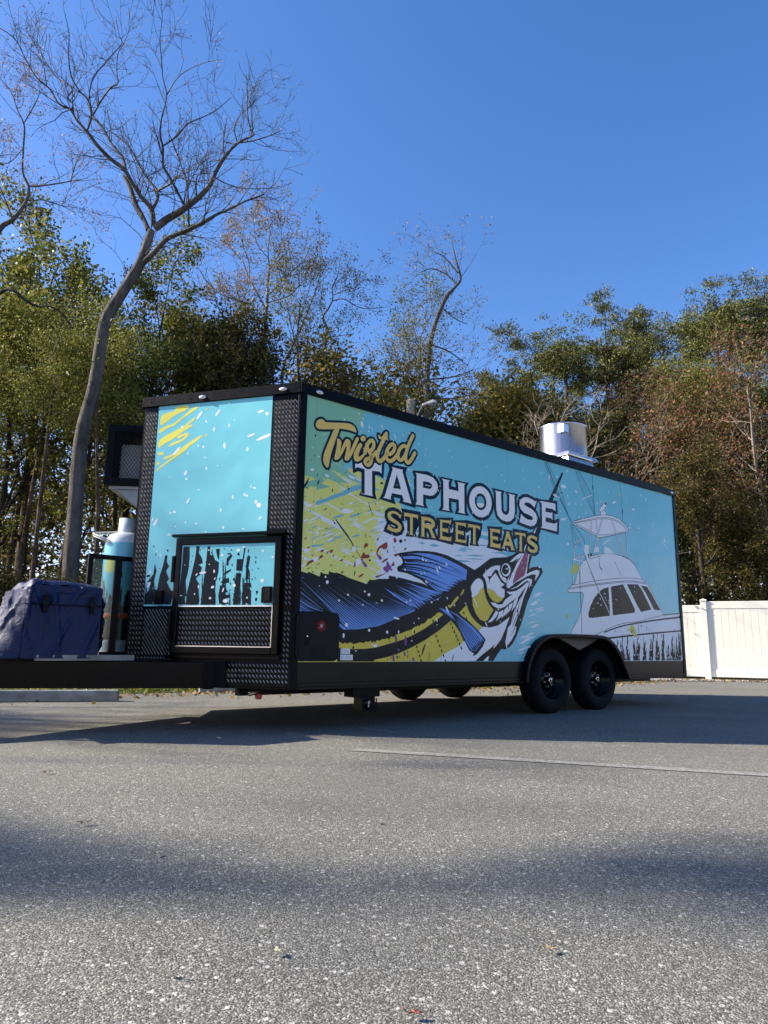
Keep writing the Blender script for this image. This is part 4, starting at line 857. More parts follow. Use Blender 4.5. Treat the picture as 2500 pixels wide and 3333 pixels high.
bronze = NM('tread_plate_brown_reflecting'); ob_ = bronze.co(); w1 = bronze.N('ShaderNodeTexWave', wave_type='BANDS'); bronze.L(bronze.map(ob_, rot=(0, math.radians(35), 0)), w1.inputs[0]); w1.inputs['Scale'].default_value = 22
M['tread_plate'] = bronze.end(bronze.bsdf((.10, .085, .065), .28, .7, normal=bronze.bump(w1.outputs['Fac'], .6, .006)))
mb = MB(); mb.prism(top_+low_[::-1], .0, .012, sfn); mb.build('fender_plate', M['tread_plate'], fender)
# ---- wheels
def wheel_parts(t):
    mb = MB(); R = .343
    mb.lathe([(.205, -.100), (.215, -.108), (.27, -.112), (.315, -.104), (.333, -.088), (R, -.070), (R, .070), (.333, .088), (.315, .104), (.27, .112), (.215, .108), (.205, .100)], (0, 0, 0), 'y', 48, closed=True)
    for j in range(48):         # tread blocks
        an = 2*math.pi*(j+.5)/48
        for w0 in (-.06, -.018, .024):
            q = np.array([math.cos(an)*(R-.004), w0, math.sin(an)*(R-.004)]); tn = np.array([-math.sin(an), 0, math.cos(an)]); rd = np.array([math.cos(an), 0, math.sin(an)])
            mb.obox(q-tn*.016, tn*.032, (0, .036, 0), rd*.010)
    ty = mb.build('tyre', M['rubber'], t)
    mb = MB(); mb.lathe([(.208, .085), (.212, .094), (.204, .096), (.196, .086), (.185, .05), (.172, .045), (.168, -.01), (.150, -.022), (.125, -.015), (.085, .018), (.072, .022), (.0, .022)], (0, 0, 0), 'y', 40)
    mb.lathe([(.208, .085), (.205, -.09), (.19, -.095)], (0, 0, 0), 'y', 40)
    rim = mb.build('rim', M['black_paint'], t)
    mb = MB()
    for j in range(8):
        an = 2*math.pi*j/8+.2; q = (math.cos(an)*.135, -.0, math.sin(an)*.135)
        mb.lathe([(0, .0), (.020, .0), (.020, -.004)], (q[0], .022+.004, q[2]), 'y', 12)
    mb.build('rim_holes', M['rubber'], t)
    mb = MB(); mb.lathe([(.0, .072), (.026, .070), (.034, .060), (.036, .02)], (0, 0, 0), 'y', 24); hb = mb.build('hub', M['black_satin'], t)
    mb = MB(); mb.lathe([(.017, .074), (.024, .0745), (.028, .070), (.030, .060)], (0, 0, 0), 'y', 24); mb.build('hub_ring', M['chrome'], t)
    for j in range(6):
        mb = MB(); an = 2*math.pi*j/6; mb.lathe([(0, .05), (.006, .05), (.011, .044), (.011, .018)], (math.cos(an)*.066, 0, math.sin(an)*.066), 'y', 8, smooth=False); mb.build('lug_nut', M['dirty_steel'], t)
def wheel(u_, y_, flip):
    w_ = empty('wheel'); w_.parent = TR; w_.location = (u_, y_, .343); w_.rotation_euler = (0, .4*u_, 0 if not flip else math.pi); return w_
# outward on the near side is -y: lathe 'y' heights are mirrored by turning the wheel half round
w0 = wheel(3.305, .135, True); wheel_parts(w0)
for (u_, y_, fl) in ((4.172, .135, True), (3.305, WID-.135, False), (4.172, WID-.135, False)):
    q = w0.copy(); COL.objects.link(q); q.location = (u_, y_, .343); q.rotation_euler = (0, .9*u_, math.pi if fl else 0)
    for ch in kids(w0): copy_tree(ch, q)
mb = MB()
for u_ in (3.305, 4.172): mb.tube([(u_, .2, .343), (u_, WID-.2, .343)], .04, 10)
mb.build('axle', M['black_satin'], TR)
# chassis rails
mb = MB(); mb.box(-.2, LEN-.1, .45, .52, .27, .345); mb.box(-.2, LEN-.1, WID-.52, WID-.45, .27, .345); mb.build('chassis_rail', M['black_satin'], TR)
# tongue beams: converging under the nose to the coupler
def beam(P0, P1, z0, z1, w):
    P0 = np.array(P0); P1 = np.array(P1); t = (P1-P0); nn = np.array([-t[1], t[0]])/np.linalg.norm(t)*w
    mb = MB(); mb.obox((*P0, z0), (*t, 0), (*nn, 0), (0, 0, z1-z0)); return mb.build('tongue_beam', M['black_paint'], TR, .006)
def loc2(x, y): q = np.array([x, y])-c; return np.array([q@e, q@n])
B0 = loc2(-1.40, 5.655); B1 = loc2(-3.12, 5.245); tb_ = (B1-B0)/np.linalg.norm(B1-B0)
beam(B0, B1, .336, .538, .06)
C0 = np.array([B0[0], 2*1.265-B0[1]]); C1 = np.array([B1[0], 2*1.265-B1[1]]); beam(C0, C1, .336, .538, -.06)
mb = MB(); q0 = B0-tb_*.07; nn_ = np.array([-tb_[1], tb_[0]])
mb.obox((*(q0-nn_*.015), .330), (*(tb_*.09), 0), (*(nn_*.09), 0), (0, 0, .215)); mb.obox((*(B0-tb_*.16), .338), (*(tb_*.10), 0), (*(nn_*.03), 0), (0, 0, .20)); mb.build('beam_bracket', M['black_satin'], TR, .005)
mb = MB(); mid = (B1+C1)/2; mb.box(mid[0]-.55, mid[0]+.05, 1.2, 1.33, .40, .53); mb.tube([(mid[0]-.1, 1.265, .05), (mid[0]-.1, 1.265, .95)], .035, 12); mb.build('coupler', M['black_paint'], TR, .006)
# platform on the tongue with its pale edge board
mb = MB(); mb.prism([(-1.95, .84), (-.62, .84), (-.62, 1.0), (-.75, 1.265), (-.62, 1.75), (-1.95, 1.75)], .540, .556, lambda x, y, d: (x, y, d)); mb.build('platform', M['black_satin'], TR)
mb = MB(); mb.box(-1.66, -.95, .78, .835, .541, .583); mb.build('edge_board', M['concrete'], TR, .003)
# guard cage round the gas bottle
mb = MB(); g0, g1, yg = -1.19, -.50, 1.37
for (x0, x1, z0, z1) in ((g0, g0+.04, .557, 1.42), (-.965, -.905, .557, 1.38), (g0+.04, -.70, 1.38, 1.42), (g0+.04, -.70, .557, .60)): mb.box(x0, x1, yg, yg+.035, z0, z1)
cage = mb.build('bottle_guard', M['black_satin'], TR, .003)
mb = MB(); mb.box(g0+.041, -.70, yg+.012, yg+.018, .601, 1.379); mb.build('guard_panel', M['smoked'], cage)
# ---- stabiliser jack, drain pipe
mb = MB(); mb.box(.63, .92, .03, .16, .255, .333); mb.build('jack_bracket', M['black_satin'], TR, .004)
mb = MB(); mb.box(.72, .86, .02, .14, .14, .255); mb.lathe([(.0, -.022), (.03, -.020), (.045, -.008), (.048, .02), (.04, .035)], (.775, .025, .20), 'y', 20); mb.tube([(.87, .06, .20), (.905, .06, .20)], .008, 6); mb.tube([(.905, .06, .16), (.905, .06, .24)], .007, 6); jk = mb.build('stabiliser_jack', M['black_paint'], TR, .004)
mb = MB(); mb.lathe([(0, .02), (.004, .02), (.004, -.02)], (.775, .0, .20), 'y', 8); mb.obox((.767, .0, .175), (.012, 0, 0), (0, .004, 0), (.006, 0, .05)); mb.build('crank_socket', M['chrome'], jk)
mb = MB(); q0 = VL*.30; mb.tube([(q0[0]+.12, q0[1]+.1, .335), (q0[0]+.02, q0[1]+.02, .305), (q0[0]-.05, q0[1]-.0, .295)], .016, 8); mb.build('drain_pipe', simple('brass', (.40, .30, .14), .35, metal=.9), TR)
mb = MB(); mb.lathe([(0, -.02), (.022, -.02), (.022, .02), (0, .02)], (q0[0]+.03, q0[1]-.005, .275), 'y', 10); mb.build('valve_cap', M['red_plastic'], TR)
# ---- air conditioner cage on the far half of the nose
s0, d1, z0, z1 = .12, .34, 2.07, 2.635
def afn(d, z, w): q = AP+VF*(s0+w)+NF*d; return (q[0], q[1], z)
mb = MB(); fw = .065
for (x0, x1, a0, a1) in ((d1-fw, d1, z0, z1), (.0, d1-fw, z1-fw, z1), (.0, d1-fw, z0, z0+fw)): mb.prism([(x0, a0), (x1, a0), (x1, a1), (x0, a1)], 0, .02, afn)
for (x0, x1, a0, a1) in ((d1-.03, d1, z0, z1), (.0, d1-.03, z1-.012, z1), (.0, d1-.03, z0, z0+.012)): mb.prism([(x0, a0), (x1, a0), (x1, a1), (x0, a1)], .0201, .80, afn)
acg = mb.build('air_conditioner_cage', M['black_satin'], TR, .002)
mb = MB()
dz, dx = .022, .030; x0, x1, a0, a1 = .0, d1-fw, z0+fw, z1-fw
nx = int((x1-x0)/dx)+1; nz = int((a1-a0)/dz)+1
for i in range(-nz, nx+1):
    for sg in (1, -1):
        pts = []
        for (xa, za) in (((x0+i*dx), a0 if sg == 1 else a1),):
            Lz = a1-a0; xb = xa+Lz/dz*dx*.5*1.0; zb_ = a1 if sg == 1 else a0
            # clip to the opening
            t0 = max(0, (x0-xa)/(xb-xa)); t1 = min(1, (x1-xa)/(xb-xa))
            if t1-t0 > .02: mb.tube([afn(xa+(xb-xa)*t0, za+(zb_-za)*t0, .012), afn(xa+(xb-xa)*t1, za+(zb_-za)*t1, .012)], .0026, 3, cap=False)
mb.build('expanded_mesh', M['mesh_dark'], acg)['kind'] = 'stuff'
mb = MB()
for (x0, x1, a0, a1) in ((.02, d1-.08, z0+.08, z1-.14),): mb.prism([(x0, a0), (x1, a0), (x1, a1), (x0, a1)], .16, .7, afn)
ac = mb.build('air_conditioner', simple('ac_beige', (.50, .50, .46), .5), acg, .01)
mb = MB(); mb.obox(afn(.0, z0-.03, .03), np.array([*(NF*.30), 0]), np.array([*(VF*.7), 0]), (0, 0, .028)); mb.prism([(0, z0-.22), (.02, z0-.22), (.24, z0-.031), (0, z0-.031)], .05, .08, afn); mb.prism([(0, z0-.22), (.02, z0-.22), (.24, z0-.031), (0, z0-.031)], .60, .63, afn); mb.build('shelf_bracket', M['dirty_steel'], acg, .002)
# ---- exhaust fan drum on the roof
fx, fy = 4.77, .86
mb = MB(); mb.lathe([(.31, 0), (.325, .004), (.325, .41), (.335, .415), (.335, .43), (.318, .432), (.312, .42), (.312, .02)], (fx, fy, 3.235), 'z', 64, smooth=True); fan = mb.build('exhaust_fan', M['stainless'], TR)
mb = MB(); mb.lathe([(0, .3), (.305, .28)], (fx, fy, 3.235), 'z', 32); mb.lathe([(0, .02), (.305, .02)], (fx, fy, 3.235), 'z', 32); mb.build('motor_plate', M['dirty_steel'], fan)
mb = MB(); mb.box(fx-.375, fx-.27, fy-.30, fy-.19, 3.49, 3.60); mb.build('switch_box', M['stainless'], fan, .004)
mb = MB(); mb.add([(fx-.36, fy-.36, 2.853), (fx+.36, fy-.36, 2.853), (fx+.36, fy+.36, 2.853), (fx-.36, fy+.36, 2.853), (fx-.27, fy-.27, 3.18), (fx+.27, fy-.27, 3.18), (fx+.27, fy+.27, 3.18), (fx-.27, fy+.27, 3.18)], [(0,1,5,4),(1,2,6,5),(2,3,7,6),(3,0,4,7),(4,5,6,7)])
mb.add([(fx-.335, fy-.335, 3.19), (fx+.335, fy-.335, 3.19), (fx+.335, fy+.335, 3.19), (fx-.335, fy+.335, 3.19), (fx-.31, fy-.31, 3.235), (fx+.31, fy-.31, 3.235), (fx+.31, fy+.31, 3.235), (fx-.31, fy+.31, 3.235)], [(0,1,5,4),(1,2,6,5),(2,3,7,6),(3,0,4,7),(4,5,6,7),(0,3,2,1)]); mb.build('roof_curb', M['stainless'], fan)
# ---- gas bottle (own thing) strapped behind the guard
gq = world((-.79, 1.66, .557)); GB = empty('gas_bottle', gq); tag(GB, 'tall teal printed propane bottle standing behind the trailer nose guard', 'gas bottle')
mb = MB(); R = .185
mb.lathe([(R, .14), (R, .97), (R*.985, 1.01), (R*.93, 1.05), (R*.80, 1.085), (R*.55, 1.108), (R*.25, 1.118), (0, 1.12)], (0, 0, 0), 'z', 48)
m = NM('gas_bottle_print'); o = m.co(); sp = m.N('ShaderNodeSeparateXYZ'); m.L(o, sp.inputs[0])
hh = sp.outputs[2]; nz_ = m.noise(m.map(o, (13, 13, 2.6)), 1., 4., .6, .5); thr = m.math('ADD', nz_, m.math('MULTIPLY', m.math('SUBTRACT', .70, hh), .75))
cc = m.mix(m.step(hh, 1.00, 1.012), (.20, .60, .68), (.80, .84, .82)); cc = m.mix(m.step(thr, .60, .615), cc, (.02, .024, .03))
vd = m.N('ShaderNodeVectorMath', operation='DISTANCE'); m.L(o, vd.inputs[0]); vd.inputs[1].default_value = (-.06, -.175, .80); cc = m.mix(m.step(m.math('ADD', vd.outputs['Value'], m.math('MULTIPLY', m.noise(o, 22, 2.), .05)), .100, .094), cc, (.80, .66, .12))
cc = m.mix(m.step(hh, .145, .14), cc, (.75, .75, .72))
mb.build('tank', m.end(m.bsdf(cc, .3, coat=.3)), GB)
mb = MB(); mb.lathe([(R*.97, 0), (R*.97, .10), (R*1.0, .115), (R*1.0, .139)], (0, 0, 0), 'z', 40); mb.build('foot_ring', M['white_plastic'], GB)
mb = MB(); 
vs = []; K = 30
for zz in (1.10, 1.245):
    for rr in (.078, .072):
        for j in range(K+1): an = math.radians(150+ 250*j/K); vs.append((rr*math.cos(an), rr*math.sin(an), zz))
n1 = K+1; fs = []
for j in range(K): fs += [(j, j+1, 2*n1+j+1, 2*n1+j), (n1+j, n1+j+1, 3*n1+j+1, 3*n1+j), (2*n1+j, 2*n1+j+1, 3*n1+j+1, 3*n1+j)]
mb.add(vs, fs, 0, True); mb.build('collar', simple('collar_paint', (.60, .72, .72), .4), GB)
mb = MB(); mb.lathe([(.02, 1.11), (.02, 1.16), (.03, 1.165), (.03, 1.18), (0, 1.185)], (0, 0, 0), 'z', 14); mb.tube([(0, 0, 1.15), (-.05, -.03, 1.15)], .012, 8); mb.build('valve', simple('valve_brass', (.45, .34, .14), .35, metal=.9), GB)
mb = MB(); hp = []
for j in range(26):
    t_ = j/25; an = math.radians(40+250*t_); rr = .10+.15*math.sin(math.pi*t_)
    hp.append((-.03+rr*math.cos(an)*1.0-.02, -.02+rr*math.sin(an)*.9, 1.15+.04*math.sin(math.pi*t_*.9)-.20*t_**1.6))
mb.tube(hp, .008, 6); mb.tube([(x, y, zz-.018) for x, y, zz in hp], .006, 6); mb.build('gas_hose', simple('grey_hose', (.55, .56, .52), .5), GB)
mb = MB(); mb.lathe([(R*1.01, .325), (R*1.03, .33), (R*1.03, .37), (R*1.01, .375)], (0, 0, 0), 'z', 32); mb.build('strap', M['orange'], GB)
# ---- covered generator on the tongue
gl = (-1.765, .80, .557); GC = empty('covered_generator', world(gl), math.atan2(e[1], e[0])); tag(GC, 'portable generator under a creased blue fabric cover on the trailer tongue', 'generator')
def cover():
    nx, ny, nz = 26, 22, 22; Lx, Ly, Lz = .535, .62, .56; vs = {}; V = []; Fc = []
    rr = random.Random(4)
    folds = [(rr.uniform(0, 1), rr.uniform(.2, 1), rr.uniform(-1.2, 1.2), rr.uniform(.016, .040), rr.uniform(.03, .08)) for _ in range(40)]
    def fold(s_, z_, seed):
        d_ = 0
        for i, (a0, b0, sl_, am, w_) in enumerate(folds):
            if (i+seed) % 3: continue
            x_ = abs((s_-a0)-(z_-b0)*sl_*.5)/w_
            if x_ < 1 and abs(z_-b0) < .45: d_ += am*(1-x_)**2*(1-abs(z_-b0)/.45)
        return d_
    def P(face, i, j):
        s_, t_ = i, j
        if face == 'F':   # near
            x, y, z = s_*Lx, -fold(s_, t_, 0), t_*Lz; y -= .02*(1-t_)
        elif face == 'L':
            x, y, z = -(.02+fold(s_, t_, 1)+.15*(1-t_)**2.2+.03*math.sin(s_*9)*(1-t_))*min(1, s_*5)**.7, s_*Ly, t_*Lz
        elif face == 'T':
            x, y = s_*Lx, t_*Ly; z = Lz+.025*math.sin(s_*math.pi)*math.sin(t_*math.pi)+.016*abs(math.sin(s_*9+t_*6))*math.sin(t_*9+s_*4)-.035*(1-s_)*.0
        elif face == 'R': x, y, z = Lx+.01+fold(s_, t_, 2), s_*Ly, t_*Lz
        else: x, y, z = s_*Lx, Ly+fold(s_, t_, 1), t_*Lz
        return (x, y, z)
    for face in 'FLTRB':
        N1 = 30; o = len(V)
        for i in range(N1+1):
            for j in range(N1+1): V.append(P(face, i/N1, j/N1))
        for i in range(N1):
            for j in range(N1): q = o+i*(N1+1)+j; Fc.append((q, q+1, q+N1+2, q+N1+1))
    me = bpy.data.meshes.new('fabric_cover'); me.from_pydata(V, [], Fc); bm = bmesh.new(); bm.from_mesh(me); bmesh.ops.remove_doubles(bm, verts=bm.verts, dist=.03*0+.012)
    # drop the shoulders so the top edges round off
    for vv in bm.verts:
        x, y, z = vv.co
        if z > Lz-.06:
            e1 = min(max(x, 0), Lx-x if x < Lx else 0, max(y, 0), Ly-y if y < Ly else 0); vv.co.z -= .03*max(0, 1-e1/.05)
        if x < .02 and z > .30: vv.co.z -= (z-.30)*.10*1.0; 
    bmesh.ops.recalc_face_normals(bm, faces=bm.faces); bm.to_mesh(me); bm.free(); me.polygons.foreach_set('use_smooth', [True]*len(me.polygons))
    tx = bpy.data.textures.new('cloth_creases', 'CLOUDS'); tx.noise_scale = .11; tx.noise_depth = 3
    ob = bpy.data.objects.new('fabric_cover', me); COL.objects.link(ob); ob.parent = GC
    sb = ob.modifiers.new('sub', 'SUBSURF'); sb.levels = 2; sb.render_levels = 2
    dp = ob.modifiers.new('crease', 'DISPLACE'); dp.texture = tx; dp.strength = .010; dp.mid_level = .5; dp.texture_coords = 'LOCAL'
    return ob
m = NM('blue_nylon'); o = m.co(); nn = m.noise(m.map(o, (1, 1, 1.0)), 9., 5., .55, .8)
M['blue_nylon'] = m.end(m.bsdf((.0025, .0115, .060), .55, spec=.35, coat=.0, coatrough=.3, normal=m.bump(m.noise(o, 14., 4., .55, 1.2), .35, .02)))
cv = cover(); cv.data.materials.append(M['blue_nylon'])
mb = MB(); mb.box(-.01, .555, -.034, -.018, .385, .392); 
for x_ in (.11, .44): mb.box(x_, x_+.035, -.045, -.03, .33, .46)
mb.build('cover_straps', M['black_satin'], GC, .003)
for x_ in (.105, .435):
    mb = MB(); mb.box(x_, x_+.045, -.052, -.0455, .385, .415); mb.build('buckle', M['plastic'], GC, .003)
# ---------------------------------------------------------------- parking stops, fence, lamp, post
def stop(q0, q1, label):
    q0 = np.array(q0); q1 = np.array(q1); L_ = np.linalg.norm(q1-q0); t = empty('parking_stop', (q0[0], q0[1], 0), math.atan2(*(q1-q0)[::-1]))
    mb = MB(); prof = [(-.085, 0), (.085, 0), (.075, .08), (.05, .13), (-.05, .13), (-.075, .08)]
    mb.prism(prof, 0, L_, lambda y, z, d: (d, y, z)); ob = mb.build('concrete_bar', M['concrete'], t, .012)
    mb = MB()
    for x_ in (.35, L_-.35): mb.lathe([(0, .136), (.014, .135), (.016, .128)], (x_, 0, 0), 'z', 8)
    mb.build('steel_pin', M['dirty_steel'], t); tag(t, label, 'parking stop', 'concrete parking stops by the wood'); return t
stop((-3.12, 8.52), (-4.95, 8.02), 'grey concrete parking stop left of the frame behind the tongue beam')
stop((-2.62, 10.28), (-.85, 10.85), 'grey concrete parking stop partly hidden behind the trailer nose')
FB = np.array([7.42, 17.62]); FE = np.array([9.40, 16.85]); ft = (FE-FB)/np.linalg.norm(FE-FB)
def bay(P0, L_, name_label, z1=1.80):
    t = empty('vinyl_fence', (P0[0], P0[1], 0), math.atan2(ft[1], ft[0]))
    mb = MB(); mb.box(0, L_, -.025, .025, z1-.18, z1); mb.build('rail', M['vinyl'], t, .008)
    mb = MB(); mb.box(0, L_, -.025, .025, .06, .24); mb.build('rail', M['vinyl'], t, .008)
    nb_ = int(round(L_/.165)); w = L_/nb_; base = None
    for j in range(nb_):
        if base is None:
            mb = MB(); mb.prism([(.003, -.014), (w-.004, -.014), (w-.004, .014), (.003, .014)], .24, z1-.18, lambda x, y, d: (x, y, d)); base = mb.build('board', M['vinyl'], t, .003)
        else:
            q = base.copy(); COL.objects.link(q); q.parent = t; q.location.x = j*w
    mb = MB(); mb.box(0, L_, -.006, .006, .24, z1-.18); mb.build('tongue_strip', M['vinyl'], t)
    tag(t, name_label, 'fence', 'white vinyl fence panels'); return t
def fpost(P0, label, z1=1.93):
    t = empty('fence_post', (P0[0], P0[1], 0), math.atan2(ft[1], ft[0]))
    mb = MB(); mb.box(-.065, .065, -.065, .065, 0, z1-.03); mb.build('shaft', M['vinyl'], t, .006)
    mb = MB(); mb.add([(-.078, -.078, z1-.03), (.078, -.078, z1-.03), (.078, .078, z1-.03), (-.078, .078, z1-.03), (-.078, -.078, z1), (.078, -.078, z1), (.078, .078, z1), (-.078, .078, z1), (0, 0, z1+.03)], [(0,3,2,1),(0,1,5,4),(1,2,6,5),(2,3,7,6),(3,0,4,7),(4,5,8),(5,6,8),(6,7,8),(7,4,8)]); mb.build('cap', M['vinyl'], t, .004)
    tag(t, label, 'fence post', 'white vinyl fence posts'); return t
PP = FB+ft*.60
fpost(PP, 'white vinyl fence post just right of the trailer rear')
bay(PP-ft*2.30, 2.235, 'white vinyl fence panel mostly hidden behind the trailer rear corner')
bay(PP+ft*.066, 2.27, 'white vinyl fence panel at the right edge of the photo', 1.89)
fpost(PP+ft*2.40, 'white vinyl fence post outside the right edge of the photo')
bay(PP+ft*2.47, 2.27, 'white vinyl fence panel further right beyond the frame edge', 1.84)
fpost(PP-ft*2.36, 'white vinyl fence post hidden behind the trailer')
# wooden pole stub and area light
q = atdist(1336, 1303, 24.0); t = empty('utility_pole', (q[0], q[1], 0)); tag(t, 'short weathered wooden pole rising behind the trailer roof', 'pole')
mb = MB(); mb.tube([(0, 0, 0), (0, 0, q[2]-.05), (0, 0, q[2])], [.17, .15, .145], 14); mb.build('shaft', M['wood_post'], t)
mb = MB(); q2 = (.35, 0, 0); mb.tube([(.33, -.06, 0), (.20, -.06, q[2]-1.4), (.24, -.06, q[2]-.6), (.42, -.06, q[2]-.22)], .022, 8)
t2 = empty('area_light', (q[0], q[1], 0)); tag(t2, 'white cobra-head lot light on a curved arm beside the wooden pole', 'street lamp')
mb.build('arm', M['white_plastic'], t2)
mb = MB(); hx = np.array([.42, -.06, q[2]-.22])
mb.add([hx+np.array(w) for w in ((0, -.09, .05), (.40, -.15, .20), (.52, -.10, .16), (.52, .10, .16), (.40, .15, .20), (0, .09, .05), (0, -.09, -.03), (.40, -.15, .08), (.52, -.10, .10), (.52, .10, .10), (.40, .15, .08), (0, .09, -.03))], [(0,1,2,3,4,5), (6,7,8,9,10,11)]+[(i, (i+1) % 6, 6+(i+1) % 6, 6+i) for i in range(6)])
mb.build('lamp_head', M['white_plastic'], t2, .02)
mb = MB(); mb.lathe([(.13, 0), (.12, -.06), (.07, -.10), (0, -.11)], hx+np.array([.30, 0, .07]), 'z', 16); mb.build('lamp_bowl', simple('lamp_glass', (.35, .34, .30), .2), t2)
# ---------------------------------------------------------------- painter's order of the printed artwork -> thin vinyl layers on the walls
_cell = .004; _lay = {}
def _mask(p):
    p = np.array(p); lo = np.floor(p.min(0)/_cell).astype(int)-1; hi = np.ceil(p.max(0)/_cell).astype(int)+1
    xs = (np.arange(lo[0], hi[0]+1))*_cell; ys = (np.arange(lo[1], hi[1]+1))*_cell; X, Y = np.meshgrid(xs, ys, indexing='ij'); ins = np.zeros(X.shape, bool)
    x0, y0 = p[:, 0], p[:, 1]; x1, y1 = np.roll(x0, -1), np.roll(y0, -1)
    for i in range(len(p)):
        cnd = (y0[i] > Y) != (y1[i] > Y)
        if cnd.any(): ins ^= cnd & (X < (x1[i]-x0[i])*(Y-y0[i])/(y1[i]-y0[i]+1e-15)+x0[i])
    # boundary cells
    for i in range(len(p)):
        L_ = max(2, int(math.hypot(x1[i]-x0[i], y1[i]-y0[i])/_cell*1.5)+1); tt = np.linspace(0, 1, L_)
        ix = np.round((x0[i]+(x1[i]-x0[i])*tt)/_cell).astype(int)-lo[0]; iy = np.round((y0[i]+(y1[i]-y0[i])*tt)/_cell).astype(int)-lo[1]
        ins[np.clip(ix, 0, ins.shape[0]-1), np.clip(iy, 0, ins.shape[1]-1)] = True
    return lo, ins
GRIDS = {kk: np.zeros((1700, 800), int) for kk in ('side', 'vee', 'door')}
acc = {}
STEPD = .00016
for (fc, grp, col, pts) in EL:
    if fc == 'side': pts = [(min(max(u_, .056), 6.008), min(max(z_, .5475), 2.7605)) for u_, z_ in pts]
    elif fc == 'vee': pts = [(min(max(u_, .264), 1.376), min(max(z_, .992), 2.7585)) for u_, z_ in pts]
    else: pts = [(min(max(u_, D0+.058), D1-.058), min(max(z_, .987), DZ1-.058)) for u_, z_ in pts]
    q = [pts[0]]
    for x in pts[1:]:
        if math.hypot(x[0]-q[-1][0], x[1]-q[-1][1]) > 2e-4: q.append(x)
    if len(q) > 2 and math.hypot(q[0][0]-q[-1][0], q[0][1]-q[-1][1]) < 2e-4: q.pop()
    if len(q) < 3 or abs(area(q)) < 1e-6: continue
    lo, ms = _mask(q); G = GRIDS[fc]; sx = slice(lo[0]+50, lo[0]+50+ms.shape[0]); sy = slice(lo[1]+10, lo[1]+10+ms.shape[1]); sub = G[sx, sy]
    L_ = int(sub[ms].max())+1; sub[ms] = L_
    acc.setdefault((fc, grp), []).append((col, L_, q))
print('print layers', max(L_ for ee in acc.values() for (_, L_, _) in ee), 'pieces', len(EL))
BASE = dict(side=.0004, vee=.0046, door=.0386)
for (fc, grp), items in acc.items():
    names = sorted({it[0] for it in items}); mb = MB(); fn = sfn if fc == 'side' else vfn
    for (col, L_, q) in items:
        d_ = BASE[fc]+L_*STEPD; mb.add([fn(u_, z_, d_) for u_, z_ in q], [tuple(range(len(q)))], names.index(col))
    me = bpy.data.meshes.new(grp); me.from_pydata(mb.v, [], mb.f)
    for nn_ in names: me.materials.append(M['p_'+nn_])
    me.polygons.foreach_set('material_index', mb.m)
    # make every piece face outwards
    nrm = np.array([0, -1, 0]) if fc == 'side' else np.array([*VN, 0])
    bm = bmesh.new(); bm.from_mesh(me); bm.normal_update()
    fl = [g for g in bm.faces if g.normal.dot(Vector(nrm)) < 0]
    if fl: bmesh.ops.reverse_faces(bm, faces=fl)
    bmesh.ops.triangulate(bm, faces=bm.faces)
    bm.to_mesh(me); bm.free()
    ob = bpy.data.objects.new(grp, me)
    if grp in ('splatter_print', 'splash_print', 'drip_print', 'background_print'): ob['kind'] = 'stuff'
    COL.objects.link(ob); ob.parent = TR if fc != 'door' else door
# ---------------------------------------------------------------- trees
def seg_mesh(segs, k=5):
    """segs: rows p0(3) p1(3) r0 r1 -> arrays for one mesh of tapered prisms"""
    A = np.array(segs, float); p0 = A[:, :3]; p1 = A[:, 3:6]; r0 = A[:, 6]; r1 = A[:, 7]
    t = p1-p0; t /= np.linalg.norm(t, axis=1)[:, None]+1e-9; up = np.where(np.abs(t[:, 2:3]) < .9, np.array([[0, 0, 1.]]), np.array([[1., 0, 0]]))
    x = np.cross(up, t); x /= np.linalg.norm(x, axis=1)[:, None]+1e-9; y = np.cross(t, x)
    an = 2*np.pi*np.arange(k)/k; ring = np.cos(an)[None, :, None]*x[:, None, :]+np.sin(an)[None, :, None]*y[:, None, :]
    V0 = p0[:, None, :]+ring*r0[:, None, None]; V1 = p1[:, None, :]+ring*r1[:, None, None]
    V = np.concatenate([V0, V1], 1).reshape(-1, 3); n_ = len(A); base = (np.arange(n_)*2*k)[:, None]
    j = np.arange(k); j2 = (j+1) % k; Fq = np.stack([base+j, base+j2, base+k+j2, base+k+j], 2).reshape(-1, 4)
    return V, Fq
def mesh_np(name, V, Fq, mats, smooth=True, mi=None):
    me = bpy.data.meshes.new(name); me.vertices.add(len(V)); me.vertices.foreach_set('co', np.ascontiguousarray(V, dtype=np.float32).ravel())
    k_ = Fq.shape[1]; me.loops.add(Fq.size); me.loops.foreach_set('vertex_index', np.ascontiguousarray(Fq, dtype=np.int32).ravel())
    me.polygons.add(len(Fq)); me.polygons.foreach_set('loop_start', np.arange(0, Fq.size, k_, dtype=np.int32)); me.polygons.foreach_set('use_smooth', np.full(len(Fq), smooth))
    for x in mats: me.materials.append(x)
    if mi is not None: me.polygons.foreach_set('material_index', mi)
    me.update(calc_edges=True); return me
def unit(w): return w/(np.linalg.norm(w)+1e-9)
def wander(rs, P, d, L, r0, r1, nseg, wob, trop, segs, pts=None):
    """one branch; returns list of (point, dir, radius)"""
    out = []; step = L/nseg; P = np.array(P, float); d = unit(np.array(d, float))
    for i in range(nseg):
        d = unit(d+rs.normal(0, wob, 3)+np.array([0, 0, trop]))
        Q = P+d*step; a0 = r0+(r1-r0)*i/nseg; a1 = r0+(r1-r0)*(i+1)/nseg
        segs.append((*P, *Q, a0, a1)); out.append((Q, d, a1)); P = Q
    return out
def side_dir(rs, d, ang):
    x = unit(np.cross(d, rs.normal(0, 1, 3))); return unit(d*math.cos(ang)+x*math.sin(ang))
